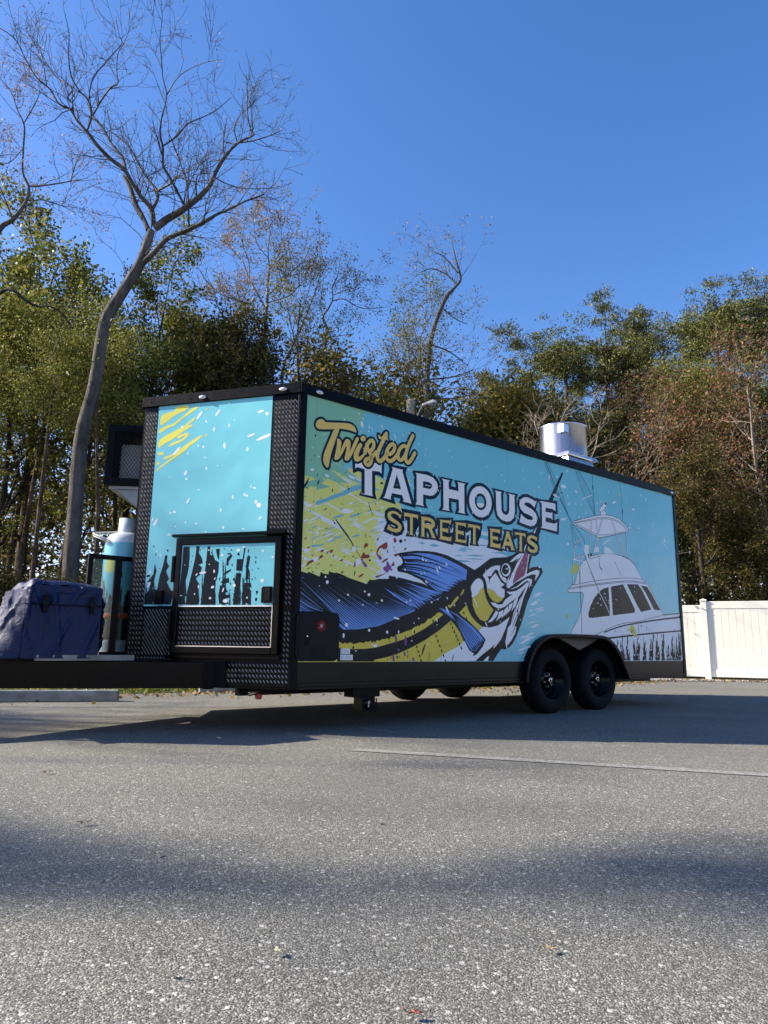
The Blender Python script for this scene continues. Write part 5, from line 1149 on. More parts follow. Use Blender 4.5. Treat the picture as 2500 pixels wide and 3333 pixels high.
def leaves(rs, tips, per, sig, size, flat=1., asp=.55, updir=.0):
    T = np.array(tips); n_ = len(T)*per; Cn = np.repeat(T, per, 0)+rs.normal(0, 1, (n_, 3))*np.array([sig, sig, sig*flat])
    A = rs.normal(0, 1, (n_, 3)); A[:, 2] += updir; A /= np.linalg.norm(A, axis=1)[:, None]; B = np.cross(A, rs.normal(0, 1, (n_, 3))); B /= np.linalg.norm(B, axis=1)[:, None]
    sz = size*rs.uniform(.55, 1.25, n_)[:, None]
    V = np.stack([Cn-A*sz, Cn+B*sz*asp, Cn+A*sz, Cn-B*sz*asp], 1).reshape(-1, 3); Fq = np.arange(n_*4).reshape(-1, 4); return V, Fq
def broadleaf(seed, Ht=15., trunk=.24, crown0=.35, spread=.42, n1=14, n2=7, n3=4, twig=.55, lean=0., up=.10, keep=1.):
    rs = np.random.RandomState(seed); segs = []; tips = []
    tr = wander(rs, (0, 0, -.1), (lean, 0, 1), Ht*.92, trunk, trunk*.18, 16, .05, .03, segs)
    for i in range(n1):
        fr = crown0+(1-crown0)*(i+rs.uniform(0, .8))/n1; P, d, rr = tr[min(int(fr*16), 15)]
        L1 = Ht*spread*(1-.65*(fr-crown0)/(1-crown0))*rs.uniform(.7, 1.15)
        d1 = side_dir(rs, np.array([0, 0, 1.]), rs.uniform(.7, 1.25) if fr < .85 else rs.uniform(.2, .7)); r1 = max(.02, rr*rs.uniform(.45, .65))
        b1 = wander(rs, P, d1, L1, r1, .018, 7, .14, up, segs)
        for q in range(n2):
            P2, d2, r2 = b1[min(6, int(1+6*(q+rs.uniform(0, .9))/n2))]
            b2 = wander(rs, P2, side_dir(rs, d2, rs.uniform(.5, 1.0)), L1*rs.uniform(.22, .5), max(.010, r2*.6), .007, 4, .20, up*.8, segs)
            for w in range(n3):
                P3, d3, r3 = b2[min(3, 1+int(3*rs.uniform(0, 1)))]
                b3 = wander(rs, P3, side_dir(rs, d3, rs.uniform(.4, 1.0)), twig*rs.uniform(.6, 1.4), .008, .004, 2, .25, .05, segs)
                if rs.uniform() < keep: tips.append(b3[-1][0])
            if rs.uniform() < keep: tips.append(b2[-1][0])
    return segs, tips
def pine(seed, Ht=20., trunk=.24, crown0=.48, n1=23, spread=.25):
    rs = np.random.RandomState(seed); segs = []; tips = []
    tr = wander(rs, (0, 0, -.1), (.03, 0, 1), Ht*.97, trunk, .05, 20, .018, .02, segs)
    for i in range(n1):
        fr = crown0+(1-crown0)*(i+rs.uniform(0, 1))/n1; fr = min(fr, .99); P, d, rr = tr[int(fr*19)]
        x_ = (fr-crown0)/(1-crown0); L1 = Ht*spread*(.60+1.0*x_-1.15*x_**2.6)*rs.uniform(.6, 1.2)
        b1 = wander(rs, P, side_dir(rs, np.array([0, 0, 1.]), rs.uniform(1.1, 1.6)), L1, max(.02, rr*.35), .014, 6, .16, .07, segs)
        for q in range(5):
            P2, d2, r2 = b1[min(5, int(2+4*(q+rs.uniform(0, .9))/5))]
            b2 = wander(rs, P2, side_dir(rs, d2, rs.uniform(.4, .9)), L1*rs.uniform(.12, .30)+.25, .014, .006, 3, .2, .15, segs); E_ = b2[-1][0]; R_ = rs.uniform(.28, .55)
            for _ in range(6): tips.append(E_+rs.normal(0, 1, 3)*np.array([R_, R_, R_*.42]))
        for _ in range(6): tips.append(b1[-1][0]+rs.normal(0, 1, 3)*np.array([.45, .45, .2]))
    # dead stubs below the crown
    for i in range(10):
        P, d, rr = tr[int(rs.uniform(.25, crown0)*19)]; wander(rs, P, side_dir(rs, np.array([0, 0, 1.]), 1.4), rs.uniform(.5, 1.8), .02, .005, 3, .2, -.02, segs)
    return segs, tips
def make_tree(name, segs, tips, barkm, leafm, per, sig, size, seed=1, k=5, flat=1., asp=.55, updir=0., crownname='crown'):
    t = empty(name); segs = np.array(segs); big = segs[:, 6] > .045
    V, Fq = seg_mesh(segs[big], 8); tr = bpy.data.objects.new('trunk', mesh_np('trunk', V, Fq, [barkm])); COL.objects.link(tr); tr.parent = t
    V, Fq = seg_mesh(segs[~big], 3); br = bpy.data.objects.new('branches', mesh_np('branches', V, Fq, [barkm])); COL.objects.link(br); br.parent = t
    if leafm is not None and len(tips):
        rs = np.random.RandomState(seed); V, Fq = leaves(rs, tips, per, sig, size, flat, asp, updir)
        cr = bpy.data.objects.new(crownname, mesh_np(crownname, V, Fq, [leafm], False)); COL.objects.link(cr); cr.parent = t
    return t
KIND = {}
def proto(kk, builder, barkm, leafm, per, sig, size, **kw):
    segs, tips = builder; nm = kw.pop('nm', 'broadleaf_tree'); KIND[kk] = [nm, segs, tips, barkm, leafm, per, sig, size, kw, None, max(s_[5] for s_ in segs)]
proto('green', broadleaf(11, 15, .23, .28, .42, 16, 7, 4), M['bark_dark'], M['lf_green'], 36, .18, .076, seed=1)
proto('green2', broadleaf(12, 14, .20, .22, .40, 15, 7, 4), M['bark_dark'], M['lf_lime'], 26, .17, .076, seed=2)
proto('dense', broadleaf(13, 12, .22, .15, .40, 16, 7, 4), M['bark_dark'], M['lf_dark'], 36, .20, .072, seed=3)
proto('oak', broadleaf(14, 15, .20, .42, .36, 18, 8, 5, up=.22), M['bark_mid'], M['lf_brown'], 9, .13, .050, seed=4)
proto('oak2', broadleaf(15, 15, .18, .38, .30, 14, 7, 5, up=.15), M['bark_mid'], M['lf_green'], 11, .14, .050, seed=5)
proto('twiggy', broadleaf(16, 14, .20, .35, .40, 15, 8, 5, up=.12, keep=.5), M['bark_mid'], M['lf_brown'], 2, .10, .04, seed=6)
proto('gold', broadleaf(17, 9, .16, .15, .44, 15, 7, 4), M['bark_grey'], M['lf_gold'], 24, .28, .085, seed=7)
proto('red', broadleaf(18, 13, .17, .35, .34, 15, 7, 4), M['bark_pale'], M['lf_red'], 13, .27, .075, seed=8)
proto('pine', pine(19), M['bark_pine'], M['lf_pine'], 46, .17, .10, seed=9, flat=.7, asp=.26, updir=.9, nm='pine_tree')
proto('pine2', pine(20, 20, .22, .42, 25, .235), M['bark_pine'], M['lf_pine'], 46, .17, .10, seed=10, flat=.7, asp=.26, updir=.9, nm='pine_tree')
proto('pole', pine(23, 18, .16, .72, 14, .14), M['bark_pine'], M['lf_green'], 20, .3, .06, seed=14, nm='slender_tree')
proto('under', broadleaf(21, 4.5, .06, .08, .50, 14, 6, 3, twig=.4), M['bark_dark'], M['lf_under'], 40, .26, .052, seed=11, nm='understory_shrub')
proto('dead', broadleaf(22, 9, .12, .2, .5, 13, 7, 5, up=.05), M['bark_pale'], None, 1, .2, .07, seed=12)
def plant(kk, x, y, Ht, rz, label, cat='tree', group=None, wide=1.):
    K_ = KIND[kk]
    if K_[9] is None:
        K_[9] = make_tree(K_[0], K_[1], K_[2], K_[3], K_[4], K_[5], K_[6], K_[7], **K_[8]); o_ = K_[9]
    else: o_ = copy_tree(K_[9])
    s_ = Ht/K_[10]; o_.scale = (s_*wide, s_*wide, s_); o_.location = (x, y, -.03); o_.rotation_euler = (0, 0, rz); tag(o_, label, cat, group); return o_
def px_tree(kk, px, Y, top, rz, label, group=None, cat='tree', wide=1.):
    q = atdist(px, top, Y); g_ = ground(px, 2200); return plant(kk, q[0], Y, q[2], rz, label, cat, group, wide)
GL, GM, GR = 'trees in the wood left of the trailer', 'trees behind the trailer', 'trees in the wood at the right'
TREES = [('green', -120, 25, 640, 0.3, 'leafy olive tree at the left edge beyond the leaning bare tree', GL, 1.),
 ('green', 190, 27, 720, 1.9, 'tall olive green tree filling the sky gap left of the leaning trunk', GL, 1.05),
 ('green', 455, 26, 760, 3.3, 'tall olive green tree right of the leaning trunk', GL, .95),
 ('green2', 60, 22, 1010, 0.9, 'yellow green tree low at the left edge', GL, 1.1),
 ('green2', 330, 23, 1050, 4.4, 'yellow green tree whose crown crosses the leaning trunk', GL, 1.05),
 ('green', 40, 36, 820, 5.2, 'farther olive tree behind the left edge of the wood', GL, 1.1),
 ('dense', 590, 28, 900, 0.4, 'dark brown green tree left above the trailer nose', GL, .95),
 ('twiggy', 650, 30, 800, 2.2, 'nearly leafless twiggy tree above the trailer nose', GM, 1.05),
 ('oak2', 1045, 29, 830, 0.0, 'dark narrow half bare tree right of the brown oak', GM, .95),
 ('dense', 780, 26, 1010, 1.2, 'dark dense tree under the brown oak', GM, 1.05),
 ('dense', 960, 27, 1090, 2.7, 'dark dense tree just above the trailer corner', GM, 1.05),
 ('dense', 640, 25, 1090, 5.0, 'dark dense tree just above the wrapped nose panel', GM, 1.),
 ('gold', 1180, 30, 1140, .5, 'golden tree behind the first letters of the trailer', GM, 1.2),
 ('gold', 1270, 31, 1225, 2.2, 'small golden tree beside the wooden pole', GM, 1.3),
 ('gold', 1480, 30, 1320, 4.0, 'low golden tree right of the lot light', GM, 1.3),
 ('oak2', 1290, 27, 900, 2.6, 'sparse green tree left of the crooked bare tree', GM, 1.05),
 ('gold', 1560, 30, 1285, 3.0, 'golden tree in the low gap between the woods', GM, 1.25),
 ('gold', 1700, 31, 1275, 1.1, 'golden green tree left of the exhaust drum', GM, 1.2),
 ('pine', 1770, 35, 1170, 0.2, 'lower pine at the left end of the pine row', GR, 1.15),
 ('pine2', 1860, 34, 1060, 5.1, 'tall spreading pine second from the left in the pine row', GR, 1.45),
 ('pine', 1975, 33, 1015, 1.4, 'tall round topped pine left in the pine row', GR, 1.2),
 ('pine2', 2190, 36, 1005, 4.0, 'tall pine in the middle of the pine row', GR, 1.2),
 ('pine', 2370, 32, 985, 3.0, 'tall pine right in the pine row', GR, 1.2),
 ('pine2', 2540, 30, 930, 0.8, 'tall pine at the right edge of the photo', GR, 1.2),
 ('pine2', 2080, 39, 1080, 2.0, 'farther pine behind the two tall ones', GR, 1.1),
 ('red', 2150, 24, 1120, 1.0, 'rusty red leaved tree above the trailer rear', GR, 1.),
 ('red', 2420, 23.5, 1140, 3.6, 'rusty red leaved tree near the right edge', GR, 1.),
 ('green', 2290, 30, 1250, .7, 'yellow green tree between the two red ones', GR, 1.05),
 ('dense', 1950, 28, 1330, 2.0, 'dark dense tree right of the exhaust drum', GR, 1.05),
 ('green', 2060, 28, 1380, 3.3, 'low yellow green tree above the trailer rear', GR, 1.2),
 ('dense', 2480, 27, 1290, 1.2, 'dark dense tree at the right edge above the fence', GR, 1.05),
 ('dense', 2260, 22.5, 1480, 3.1, 'dark dense low tree behind the fence under the rusty red tops', GR, 1.15),
 ('dense', 2470, 22, 1520, .2, 'dark dense low tree at the right edge just above the fence', GR, 1.15),
 ('green', 2400, 29, 1240, 4.1, 'olive green tree behind the rusty red tree at right', GR, 1.1),
 ('dead', 1930, 21, 1230, 3.9, 'pale leafless dead tree right of the exhaust drum', GR, 1.15),
 ('dead', 2330, 23, 1600, 1.9, 'pale leafless dead snag above the white fence', GR, .8)]
for (kk, px, Y, top, rz, lb, gr, wd_) in TREES: px_tree(kk, px, Y, top, rz, lb, gr, 'tree', wd_)
rr = random.Random(8)
for i, px in enumerate((2190, 2225, 2300, 2345, 2420)):
    Y = 27+(i*5 % 4)*1.2; px_tree('pole', px, Y, 1180+rr.uniform(0, 200), rr.uniform(0, 6), 'slender sunlit trunk rising behind the white fence', 'slender trunks behind the fence', 'tree', 1.)
for i, px in enumerate((15, 60, 110, 150, 185, 255, 300, 345, 400, 450, 520)):
    Y = 19+(i*3 % 4)*2.2; px_tree('pole', px, Y, 1000+rr.uniform(0, 300), rr.uniform(0, 6), 'slender trunk in the shade of the left wood', 'slender trunks in the left wood', 'tree', 1.)
# shrubs closing the wood at eye level
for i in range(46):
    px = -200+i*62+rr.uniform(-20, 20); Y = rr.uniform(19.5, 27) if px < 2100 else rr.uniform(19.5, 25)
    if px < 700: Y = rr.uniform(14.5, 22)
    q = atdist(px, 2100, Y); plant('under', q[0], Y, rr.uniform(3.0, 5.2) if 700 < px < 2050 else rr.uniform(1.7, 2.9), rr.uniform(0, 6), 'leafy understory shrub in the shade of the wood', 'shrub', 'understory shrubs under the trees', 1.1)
# far wood closing the gaps: one mass nobody could count
rs = np.random.RandomState(77); pts_ = []
for i in range(1500):
    X_ = rs.uniform(-42, 46); Y_ = rs.uniform(34, 52); Hm = 9.5 if X_ < 18 else 11; Hm = Hm-(3.2 if 1 < X_ < 16 else 0); pts_.append((X_, Y_, rs.uniform(0, 1)**.8*Hm))
V, Fq = leaves(rs, pts_, 60, .75, .20); ob = bpy.data.objects.new('far_wood', mesh_np('far_wood', V, Fq, [M['lf_dark']], False)); COL.objects.link(ob); ob['kind'] = 'stuff'
# leaf litter and tufts along the verge
rs = np.random.RandomState(5); P_ = []
for i in range(5200):
    s_ = rs.uniform(0, 1); X_ = -15+s_*20; Y_ = np.interp(X_, [-16, -5.2, -2.4, 2, 7], [4.3, 8.5, 10.75, 12.5, 17.4])+abs(rs.normal(0, 1.6))+.03; P_.append((X_, Y_, rs.uniform(0, .03)))
V, Fq = leaves(rs, P_, 3, .03, .045, .3, .3, 1.5); ob = bpy.data.objects.new('verge_tufts', mesh_np('verge_tufts', V, Fq, [M['lf_green']], False)); COL.objects.link(ob); ob['kind'] = 'stuff'
P_ = []
for i in range(2600):
    X_ = rs.uniform(-13, 9); Y_ = np.interp(X_, [-16, -5.2, -2.4, 2, 7, 9], [4.2, 8.3, 10.5, 12.2, 17.0, 16.8])-abs(rs.normal(0, .55)); P_.append((X_, Y_, .012))
V, Fq = leaves(rs, P_, 1, .02, .032, .1, .6, 0.); ob = bpy.data.objects.new('leaf_litter', mesh_np('leaf_litter', V, Fq, [M['lf_brown']], False)); COL.objects.link(ob); ob['kind'] = 'stuff'
# ---- the leaning bare tree and its neighbour, limb by limb
def limbs(name, Y0, data, scale_, barkm, label, twn, leafm=None, per=0, seed=3, sig=.2, lsize=.06, dep=2.2, dens=1.):
    """data: list of (depth slope, [(x,y,w)...]) measured on the photograph, set out in 3-D round the trunk"""
    rs = np.random.RandomState(seed); segs = []; tips = []
    g0 = atdist(data[0][1][0][0]/scale_, data[0][1][0][1]/scale_, Y0); base = np.array([g0[0], Y0, 0.]); nodes = []
    for li, (slope, pl_) in enumerate(data):
        pl2 = [(x/scale_, y/scale_, w) for x, y, w in pl_]; q = []
        # Catmull-Rom through the traced points
        for i in range(len(pl2)-1):
            p0_, p1_, p2_, p3_ = [np.array(pl2[min(max(j, 0), len(pl2)-1)]) for j in (i-1, i, i+1, i+2)]
            for t_ in np.linspace(0, 1, 5)[:-1]: q.append(.5*((2*p1_)+(-p0_+p2_)*t_+(2*p0_-5*p1_+4*p2_-p3_)*t_**2+(-p0_+3*p1_-3*p2_+p3_)*t_**3))
        q.append(np.array(pl2[-1])); Ld = 0; prev = None; dep0 = Y0
        if li > 0:      # start at the depth of the nearest node already placed
            best = min(nodes, key=lambda nd: (nd[0]-q[0][0])**2+(nd[1]-q[0][1])**2); dep0 = best[2]
        for i, (x, y, w) in enumerate(q):
            if prev is not None: Ld += math.hypot(x-prev[0], y-prev[1])
            prev = (x, y); Yd = dep0+slope*Ld/300; P = atdist(x, y, Yd); rad = max(w/scale_/f*Yd/2, .008); nodes.append((x, y, Yd))
            if i: segs.append((*lastP, *P, lastr, rad))
            if i and li > 0 or (li == 0 and i > len(q)*.8):
                d = unit(P-lastP); nt_ = rs.poisson(twn*np.linalg.norm(P-lastP))
                for _ in range(nt_):
                    L1 = rs.uniform(.5, 1.7)*(1.25 if rad > .04 else .9)*dens; dd = side_dir(rs, d, rs.uniform(.5, 1.15)); dd[2] += .25
                    b1 = wander(rs, lastP, dd, L1, min(rad*.5, .016), .005, 5, .16, .06, segs)
                    for q2 in range(4):
                        P2, d2, r2 = b1[rs.randint(1, 5)]; b2 = wander(rs, P2, side_dir(rs, d2, rs.uniform(.4, 1.)), L1*rs.uniform(.25, .55), .006, .0035, 3, .2, .04, segs)
                        P3, d3, r3 = b2[rs.randint(0, 3)]; b3 = wander(rs, P3, side_dir(rs, d3, .7), L1*.2, .0045, .003, 2, .2, .04, segs); tips += [b2[-1][0], b3[-1][0]]
            lastP = P; lastr = rad
    segs = np.array(segs); segs[:, :3] -= base; segs[:, 3:6] -= base; tips = [t_-base for t_ in tips]
    o_ = make_tree(name, segs, tips if leafm is not None else [], barkm, leafm, per, sig, lsize, seed=seed)
    o_.location = tuple(base); tag(o_, label, 'tree'); return o_
s = 1.659
def F_(l): return [(x*2.5, y*2.5, w*2.5) for x, y, w in l]     # trunk points read off the whole-picture view
thick = 1.22
main = [(0, F_([(143, 1458, 40), (147, 1330, 38), (151, 1250, 37), (163, 1100, 35), (170, 1000, 34), (181, 920, 32), (205, 830, 30), (226, 700, 28), (262, 635, 26), (300, 575, 24)])+[(800, 1300, 50), (818, 1245, 44)]),
 (.6, [(800, 1240, 26), (770, 1170, 24), (735, 1110, 26), (712, 1040, 24), (690, 985, 20), (665, 948, 14)]),
 (-.8, [(830, 1220, 26), (818, 1130, 24), (760, 1060, 20), (712, 985, 20), (670, 915, 20), (600, 860, 19), (530, 790, 18), (470, 710, 17), (410, 640, 14), (385, 590, 13), (320, 560, 11), (270, 480, 11), (200, 420, 9), (150, 340, 8), (100, 240, 7), (60, 190, 6), (-20, 140, 5)]),
 (1.2, [(388, 590, 10), (392, 560, 9), (365, 525, 9), (388, 480, 7), (300, 410, 7), (250, 340, 6), (200, 260, 5), (130, 150, 3)]),
 (-1.2, [(470, 705, 11), (490, 640, 12), (492, 590, 11), (470, 530, 10), (430, 490, 9), (385, 410, 8), (370, 300, 6), (372, 180, 5), (350, 70, 3)]),
 (1.5, [(680, 925, 15), (662, 855, 16), (600, 775, 14), (560, 700, 13), (508, 635, 11), (480, 560, 8), (498, 430, 8), (560, 350, 7), (620, 280, 6), (658, 235, 6), (640, 180, 5), (625, 90, 4)]),
 (-.9, [(500, 625, 10), (548, 540, 10), (600, 470, 9), (636, 450, 7), (630, 380, 6), (636, 290, 6), (662, 245, 5), (700, 150, 3), (695, 40, 3)]),
 (1.3, [(822, 1130, 18), (850, 1075, 17), (845, 1025, 15), (790, 960, 12), (740, 870, 9), (690, 780, 7), (600, 710, 5)]),
 (-1.4, [(850, 1030, 14), (920, 992, 12), (958, 950, 9), (1000, 972, 8), (1060, 980, 7), (1175, 965, 4)]),
 (-.4, [(835, 1235, 36), (900, 1185, 34), (960, 1150, 32), (1030, 1100, 30), (1090, 1050, 25), (1140, 990, 22), (1170, 920, 19), (1220, 840, 17), (1290, 770, 14), (1368, 730, 11), (1350, 690, 9), (1335, 600, 7), (1335, 500, 6), (1330, 400, 4)]),
 (1., [(1290, 772, 10), (1350, 765, 9), (1400, 752, 8), (1460, 732, 6), (1525, 702, 4)]),
 (1.5, [(1212, 850, 9), (1205, 780, 8), (1214, 700, 7), (1225, 635, 4)]),
 (-1., [(1225, 770, 8), (1280, 775, 7), (1265, 700, 6), (1290, 630, 5), (1370, 555, 4), (1375, 480, 3)]),
 (-1.1, [(1000, 1115, 15), (960, 1040, 14), (920, 960, 14), (880, 890, 14), (880, 800, 13), (864, 720, 11), (872, 640, 9), (892, 560, 8), (900, 500, 7), (880, 420, 6), (872, 320, 6), (864, 200, 5), (876, 100, 4), (868, -20, 3)]),
 (.9, [(1020, 1232, 10), (1018, 1130, 10), (1010, 1000, 9), (980, 900, 8), (940, 790, 7), (905, 705, 4)]),
 (1.4, [(885, 785, 10), (950, 740, 10), (1010, 672, 9), (1080, 640, 7), (1160, 600, 6), (1250, 525, 3)]),
 (-1.2, [(900, 515, 6), (950, 430, 6), (1010, 380, 5), (1100, 340, 4), (1195, 322, 3)]),
 (.8, [(1165, 962, 8), (1220, 992, 8), (1290, 1015, 7), (1370, 1020, 5), (1470, 1018, 3)]),
 (-.9, [(1060, 1060, 9), (1065, 950, 8), (1140, 938, 6)]),
 (-1.3, [(1060, 925, 7), (1080, 885, 6), (1140, 850, 4)]),
 (-.7, [(745, 1450, 28), (790, 1405, 27), (835, 1360, 25), (880, 1310, 24), (920, 1280, 22), (1020, 1240, 20), (1100, 1200, 18), (1170, 1160, 16), (1240, 1130, 14), (1320, 1090, 11), (1428, 1050, 8)]),
 (1.1, [(700, 1500, 10), (680, 1470, 9), (672, 1430, 6)])]
main = [main[0]]+[(sl_, [(x, y, w*thick) for x, y, w in pl_]) for sl_, pl_ in main[1:]]
limbs('bare_tree', 17., main, s, M['bark_grey'], 'tall leafless tree with a leaning grey trunk behind the blue generator cover', 3.7, M['lf_brown'], 1, 3, .12, .03)
left = [(0, [(-420, 3650, 60), (-330, 2600, 52), (-200, 1800, 46), (-80, 1400, 38), (0, 1235, 32), (70, 1185, 26), (140, 1090, 20), (155, 1010, 17), (122, 930, 14), (125, 800, 13), (130, 680, 12), (92, 590, 9), (60, 500, 7), (-10, 410, 5)]),
 (.9, [(155, 1008, 12), (260, 1000, 12), (380, 980, 9), (475, 962, 5)]), (-.9, [(380, 980, 8), (410, 880, 7), (442, 825, 4)]), (1.2, [(132, 660, 8), (200, 540, 6), (216, 470, 3)]),
 (-1., [(70, 1190, 16), (30, 1080, 12), (-40, 900, 10), (-80, 700, 8)]), (.8, [(100, 1150, 12), (200, 1080, 9), (330, 1110, 7), (460, 1130, 4)]), (-.6, [(125, 800, 8), (60, 870, 7), (0, 890, 5)])]
limbs('autumn_tree', 20., left, s, M['bark_grey'], 'tree with pinkish brown thinning leaves at the top left edge', 3.6, M['lf_pink'], 7, 4, .15, .036, dens=1.15)
lowl = [(0, [(-500, 3650, 44), (-350, 2400, 36), (-150, 1720, 30), (0, 1582, 22), (70, 1570, 20), (130, 1615, 18), (200, 1655, 17), (270, 1655, 14), (340, 1700, 10), (400, 1790, 6)])]
limbs('dark_limb_tree', 16., lowl, s, M['bark_dark'], 'tree sending one dark crooked limb in from the left edge', 1.2, M['lf_green'], 6, 5, .2, .05)
q5 = 2.5
crook = [(0, [(920*q5, 1500*q5, 14*q5), (920*q5, 1300*q5, 13*q5), (922*q5, 850*q5, 12*q5), (926*q5, 780*q5, 11*q5), (932*q5, 730*q5, 10*q5), (945*q5, 685*q5, 10*q5), (965*q5, 640*q5, 9*q5), (985*q5, 618*q5, 7*q5), (995*q5, 600*q5, 6*q5), (985*q5, 560*q5, 4*q5), (975*q5, 520*q5, 2*q5)]),
 (.8, [(985*q5, 612*q5, 5*q5), (960*q5, 590*q5, 4*q5), (930*q5, 580*q5, 3*q5), (905*q5, 590*q5, 2*q5)]), (-.9, [(990*q5, 590*q5, 4*q5), (960*q5, 555*q5, 3*q5), (940*q5, 545*q5, 2*q5)]),
 (.9, [(930*q5, 745*q5, 5*q5), (970*q5, 760*q5, 4*q5), (1010*q5, 790*q5, 2*q5)]), (-.9, [(926*q5, 800*q5, 5*q5), (890*q5, 760*q5, 4*q5), (870*q5, 700*q5, 2.5*q5)]), (.5, [(925*q5, 820*q5, 5*q5), (975*q5, 815*q5, 4*q5), (1020*q5, 800*q5, 2*q5)]),
 (-.7, [(924*q5, 860*q5, 5*q5), (980*q5, 860*q5, 3*q5), (1030*q5, 850*q5, 2*q5)]), (.7, [(955*q5, 665*q5, 4*q5), (985*q5, 690*q5, 3*q5), (1010*q5, 700*q5, 2*q5)])]
limbs('crooked_tree', 26., crook, s, M['bark_grey'], 'pale crooked bare tree rising behind the lot light', 3.0, M['lf_brown'], 5, 6, .14, .046, dens=1.2)
def G_(l, k_=1.): return [((600+x/1.58)*1.659, (600+y/1.58)*1.659, w*1.05*k_) for x, y, w in l]
oakl = [(0, G_([(395, 1900, 30), (398, 1020, 24), (405, 850, 22), (418, 700, 20), (426, 600, 17), (430, 520, 13), (436, 430, 10), (430, 340, 8), (440, 240, 6), (420, 150, 4)])),
 (.8, G_([(418, 640, 11), (375, 560, 11), (335, 490, 10), (300, 400, 8), (245, 335, 6), (200, 260, 5), (185, 190, 3)])), (-.8, G_([(335, 490, 7), (330, 400, 6), (300, 300, 5), (310, 200, 3)])),
 (-.9, G_([(428, 575, 10), (500, 500, 10), (560, 440, 8), (620, 385, 6), (650, 300, 4)])), (.8, G_([(560, 440, 6), (540, 350, 5), (530, 250, 3)])), (.7, G_([(428, 610, 8), (540, 572, 7), (600, 510, 5), (680, 430, 3)])),
 (-.7, G_([(434, 450, 6), (490, 350, 6), (500, 260, 4), (490, 180, 3)])), (.9, G_([(432, 380, 5), (370, 300, 5), (360, 200, 4), (390, 110, 2)])),
 (-.6, G_([(400, 900, 12), (385, 760, 12), (355, 670, 10), (345, 620, 8), (260, 590, 6), (180, 560, 5), (110, 490, 3)])), (.6, G_([(350, 660, 8), (290, 610, 7), (230, 560, 5), (190, 470, 3)]))]
limbs('oak_tree', 29., oakl, s, M['bark_mid'], 'tall half bare oak with dry brown leaf tips above the trailer corner', 2.2, M['lf_brown'], 14, 7, .14, .052, dens=1.25)
twol = [(0, G_([(710, 1900, 24), (712, 1040, 18), (722, 850, 16), (735, 745, 14), (712, 690, 11), (740, 640, 11), (762, 590, 10), (762, 530, 8), (790, 460, 6), (800, 380, 4)])),
 (.9, G_([(765, 600, 8), (820, 590, 8), (880, 625, 7), (940, 640, 5), (1050, 630, 3)])), (-.8, G_([(765, 570, 7), (830, 545, 7), (880, 530, 6), (930, 490, 5), (1010, 515, 2)])), (.6, G_([(724, 790, 7), (790, 780, 5), (860, 770, 3)])),
 (-.8, G_([(725, 830, 8), (770, 800, 5), (830, 740, 3)])), (.7, G_([(715, 690, 6), (700, 600, 6), (715, 500, 4), (700, 420, 3)]))]
limbs('oak_tree', 29.5, twol, s, M['bark_mid'], 'crooked half bare tree with long side limbs right of the brown oak', 2.2, M['lf_dark'], 12, 8, .14, .048, dens=1.2)
thl = [(0, G_([(480, 1900, 22), (500, 1040, 16), (545, 860, 13), (600, 740, 12), (640, 640, 10), (665, 570, 8), (695, 510, 6), (760, 440, 3)])), (.8, G_([(640, 640, 6), (600, 560, 5), (590, 480, 3)])), (-.8, G_([(665, 570, 5), (700, 450, 4), (700, 380, 2)]))]
limbs('oak_tree', 30.5, thl, s, M['bark_mid'], 'slanting half bare tree between the brown oak and the crooked one', 2.4, M['lf_dark'], 12, 9, .14, .048, dens=1.2)
fol = [(0, G_([(-60, 1900, 22), (20, 1010, 16), (90, 930, 14), (150, 870, 12), (200, 760, 10), (240, 690, 9), (200, 680, 8), (165, 610, 7), (150, 540, 6), (100, 480, 5), (60, 400, 3)])), (.8, G_([(240, 690, 6), (290, 620, 6), (330, 520, 3)])), (-.7, G_([(165, 600, 5), (120, 590, 5), (60, 540, 4), (30, 440, 2)]))]
limbs('oak_tree', 27.5, fol, s, M['bark_dark'], 'dark crooked bare tree between the leaning trunk and the brown oak', 2.2, M['lf_brown'], 2, 10, .12, .042, dens=1.2)
# trees of the lot's left side and behind the photographer: they dapple the asphalt and stand in the reflections
for (kk, X_, Y_, Ht, rz, lb) in [ 
    ('green', -30, 9.5, 17, 2.2, 'olive green tree outside the left edge of the photo'), ('twiggy', -20, 8.5, 15, .3, 'twiggy tree outside the left edge of the photo'), ('oak', -33, -1.2, 16, 3.4, 'half bare oak left behind the photographer')]:
    plant(kk, X_, Y_, Ht, rz, lb, 'tree', 'trees along the left side of the lot')
for i in range(13):  # unseen tree line, added to darken what the trailer panels reflect
    an = math.radians(70+i*13.5); R_ = 34+6*(i % 3); kk = ('pine', 'green', 'dense', 'pine2', 'oak2')[i % 5]
    plant(kk, R_*math.sin(an)+2, R_*math.cos(an), 15+3*(i % 3), i*1.3, 'unseen tree, added to darken reflections, on the far side of the lot behind the photographer', 'tree', 'unseen trees added behind the photographer', 1.25)
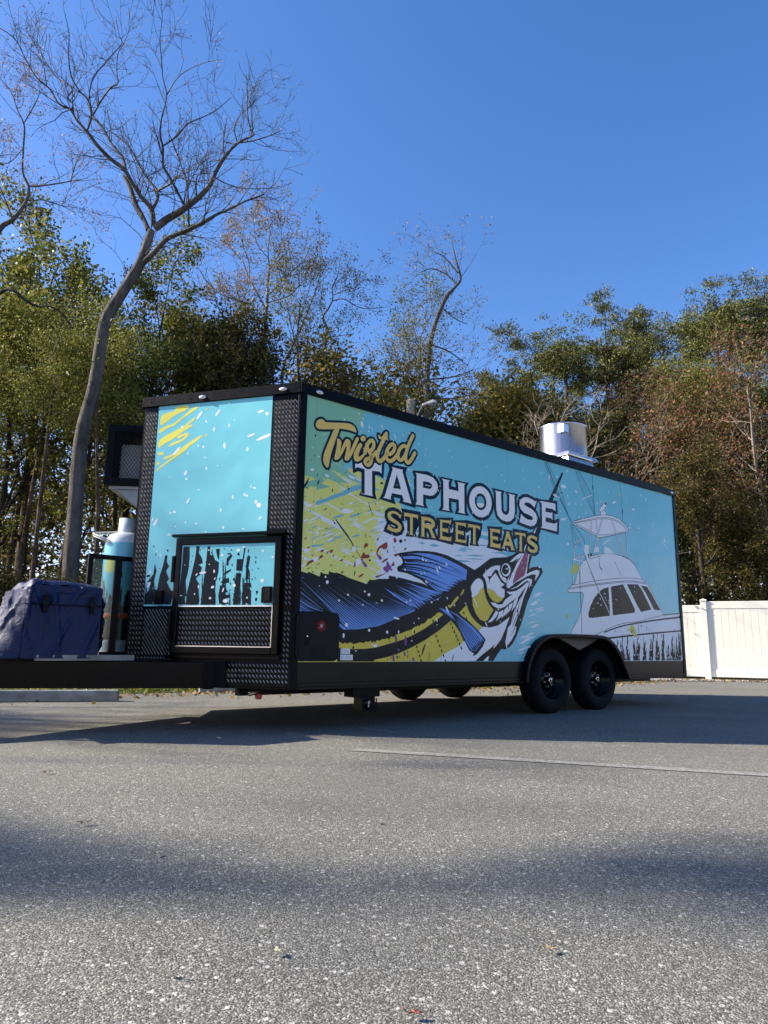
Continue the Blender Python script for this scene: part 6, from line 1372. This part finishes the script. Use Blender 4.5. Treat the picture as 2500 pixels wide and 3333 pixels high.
# unseen trees added for shade: clumps placed so their soft shadows lie on the foreground
ct = 1/math.tan(SUN_EL); shx, shy = math.sin(SUN_AZ), math.cos(SUN_AZ)
def clump_tree(x, y, targets, label, seed):
    rs = np.random.RandomState(seed); segs = []; tips = []; base = np.array([x, y, 0.])
    tr = wander(rs, (0, 0, -.1), (.02, 0, 1), 12.5, .22, .09, 12, .02, .02, segs)
    for (gx, gy, z, rad, nn_) in targets:
        P = np.array([gx+shx*z*ct, gy+shy*z*ct, z])-base; st_ = tr[min(11, max(4, int(z*.6)))][0]; mid = (P+st_)/2+np.array([0, 0, -.5]); segs.append((*st_, *mid, .07, .04)); segs.append((*mid, *P, .04, .015))
        for _ in range(nn_): tips.append(P+rs.normal(0, 1, 3)*np.array([rad*1.5, rad, rad*.6]))
    o_ = make_tree('broadleaf_tree', segs, tips, M['bark_grey'], M['lf_green'], 14, .16, .07, seed=seed); o_.location = (x, y, 0); tag(o_, label, 'tree', 'trees along the left side of the lot')
gq_ = lambda x, y: tuple(ground(x, y)[:2])
clump_tree(-27, 2.6, [(*gq_(-130, 2770), 17, .17, 34), (*gq_(-900, 2800), 16.5, .2, 10)], 'unseen tree with a few leafy clumps added for foreground shade, outside the left edge nearest the nose', 31)
clump_tree(-25.5, 1.4, [(*gq_(2660, 2870), 18, .18, 34), (*gq_(3300, 2900), 17, .2, 10)], 'unseen tree with a few leafy clumps added for foreground shade, left behind the photographer', 32)
clump_tree(-29, 5.2, [(*gq_(1600, 2490), 18, .16, 6), (*gq_(1000, 2950), 18, .2, 3)], 'unseen slim tree with thin leafy clumps added for foreground shade, outside the left edge', 33)
# ---- fallen leaves on the asphalt
def fallen(px, py, col, rz, label, sz=.013):
    q = ground(px, py); t = empty('fallen_leaf', (q[0], q[1], .012), rz); rs_ = random.Random(int(px)); mb = MB(); n1 = 7
    out = []
    for j in range(n1*2):
        an = 2*math.pi*j/(n1*2); rad = sz*(1.0 if j % 2 == 0 else .55)*(1.25 if j in (0, 7) else 1)*rs_.uniform(.8, 1.1); out.append((rad*math.cos(an)*1.25, rad*math.sin(an)*.8, rs_.uniform(-.3, 1.)*sz*.45))
    mb.add([(0, 0, .002)]+out, [(0, 1+j, 1+(j+1) % (n1*2)) for j in range(n1*2)], 0, False); mb.build('blade', col, t)
    mb = MB(); mb.tube([(-sz*1.1, 0, .004), (-sz*1.9, .004, .010)], .0012, 4); mb.build('stalk', col, t); tag(t, label, 'leaf', 'dry leaves on the asphalt')
tan = simple('dry_leaf_tan', (.34, .24, .12), .7); grn = simple('dry_leaf_olive', (.28, .29, .16), .7); red = simple('dry_leaf_red', (.22, .06, .035), .7); gry = simple('dry_leaf_grey', (.16, .15, .12), .8)
fallen(1791, 3105, tan, .5, 'curled tan leaf on the asphalt lower right'); fallen(508, 2788, grn, 1.2, 'pale green leaf in the dark patch at left'); fallen(905, 3112, grn, 2.2, 'pale green leaf low left of the middle')
fallen(1350, 3322, red, .2, 'dark red leaf at the bottom edge'); fallen(548, 3183, gry, 2.9, 'grey leaf low at left', .010); fallen(152, 2521, tan, .9, 'small tan leaf far left in the sunlit asphalt', .02); fallen(1227, 2682, gry, 1.9, 'small grey leaf in the middle of the asphalt', .014); fallen(277, 2688, gry, .7, 'small grey leaf at left above the dark patch', .018)
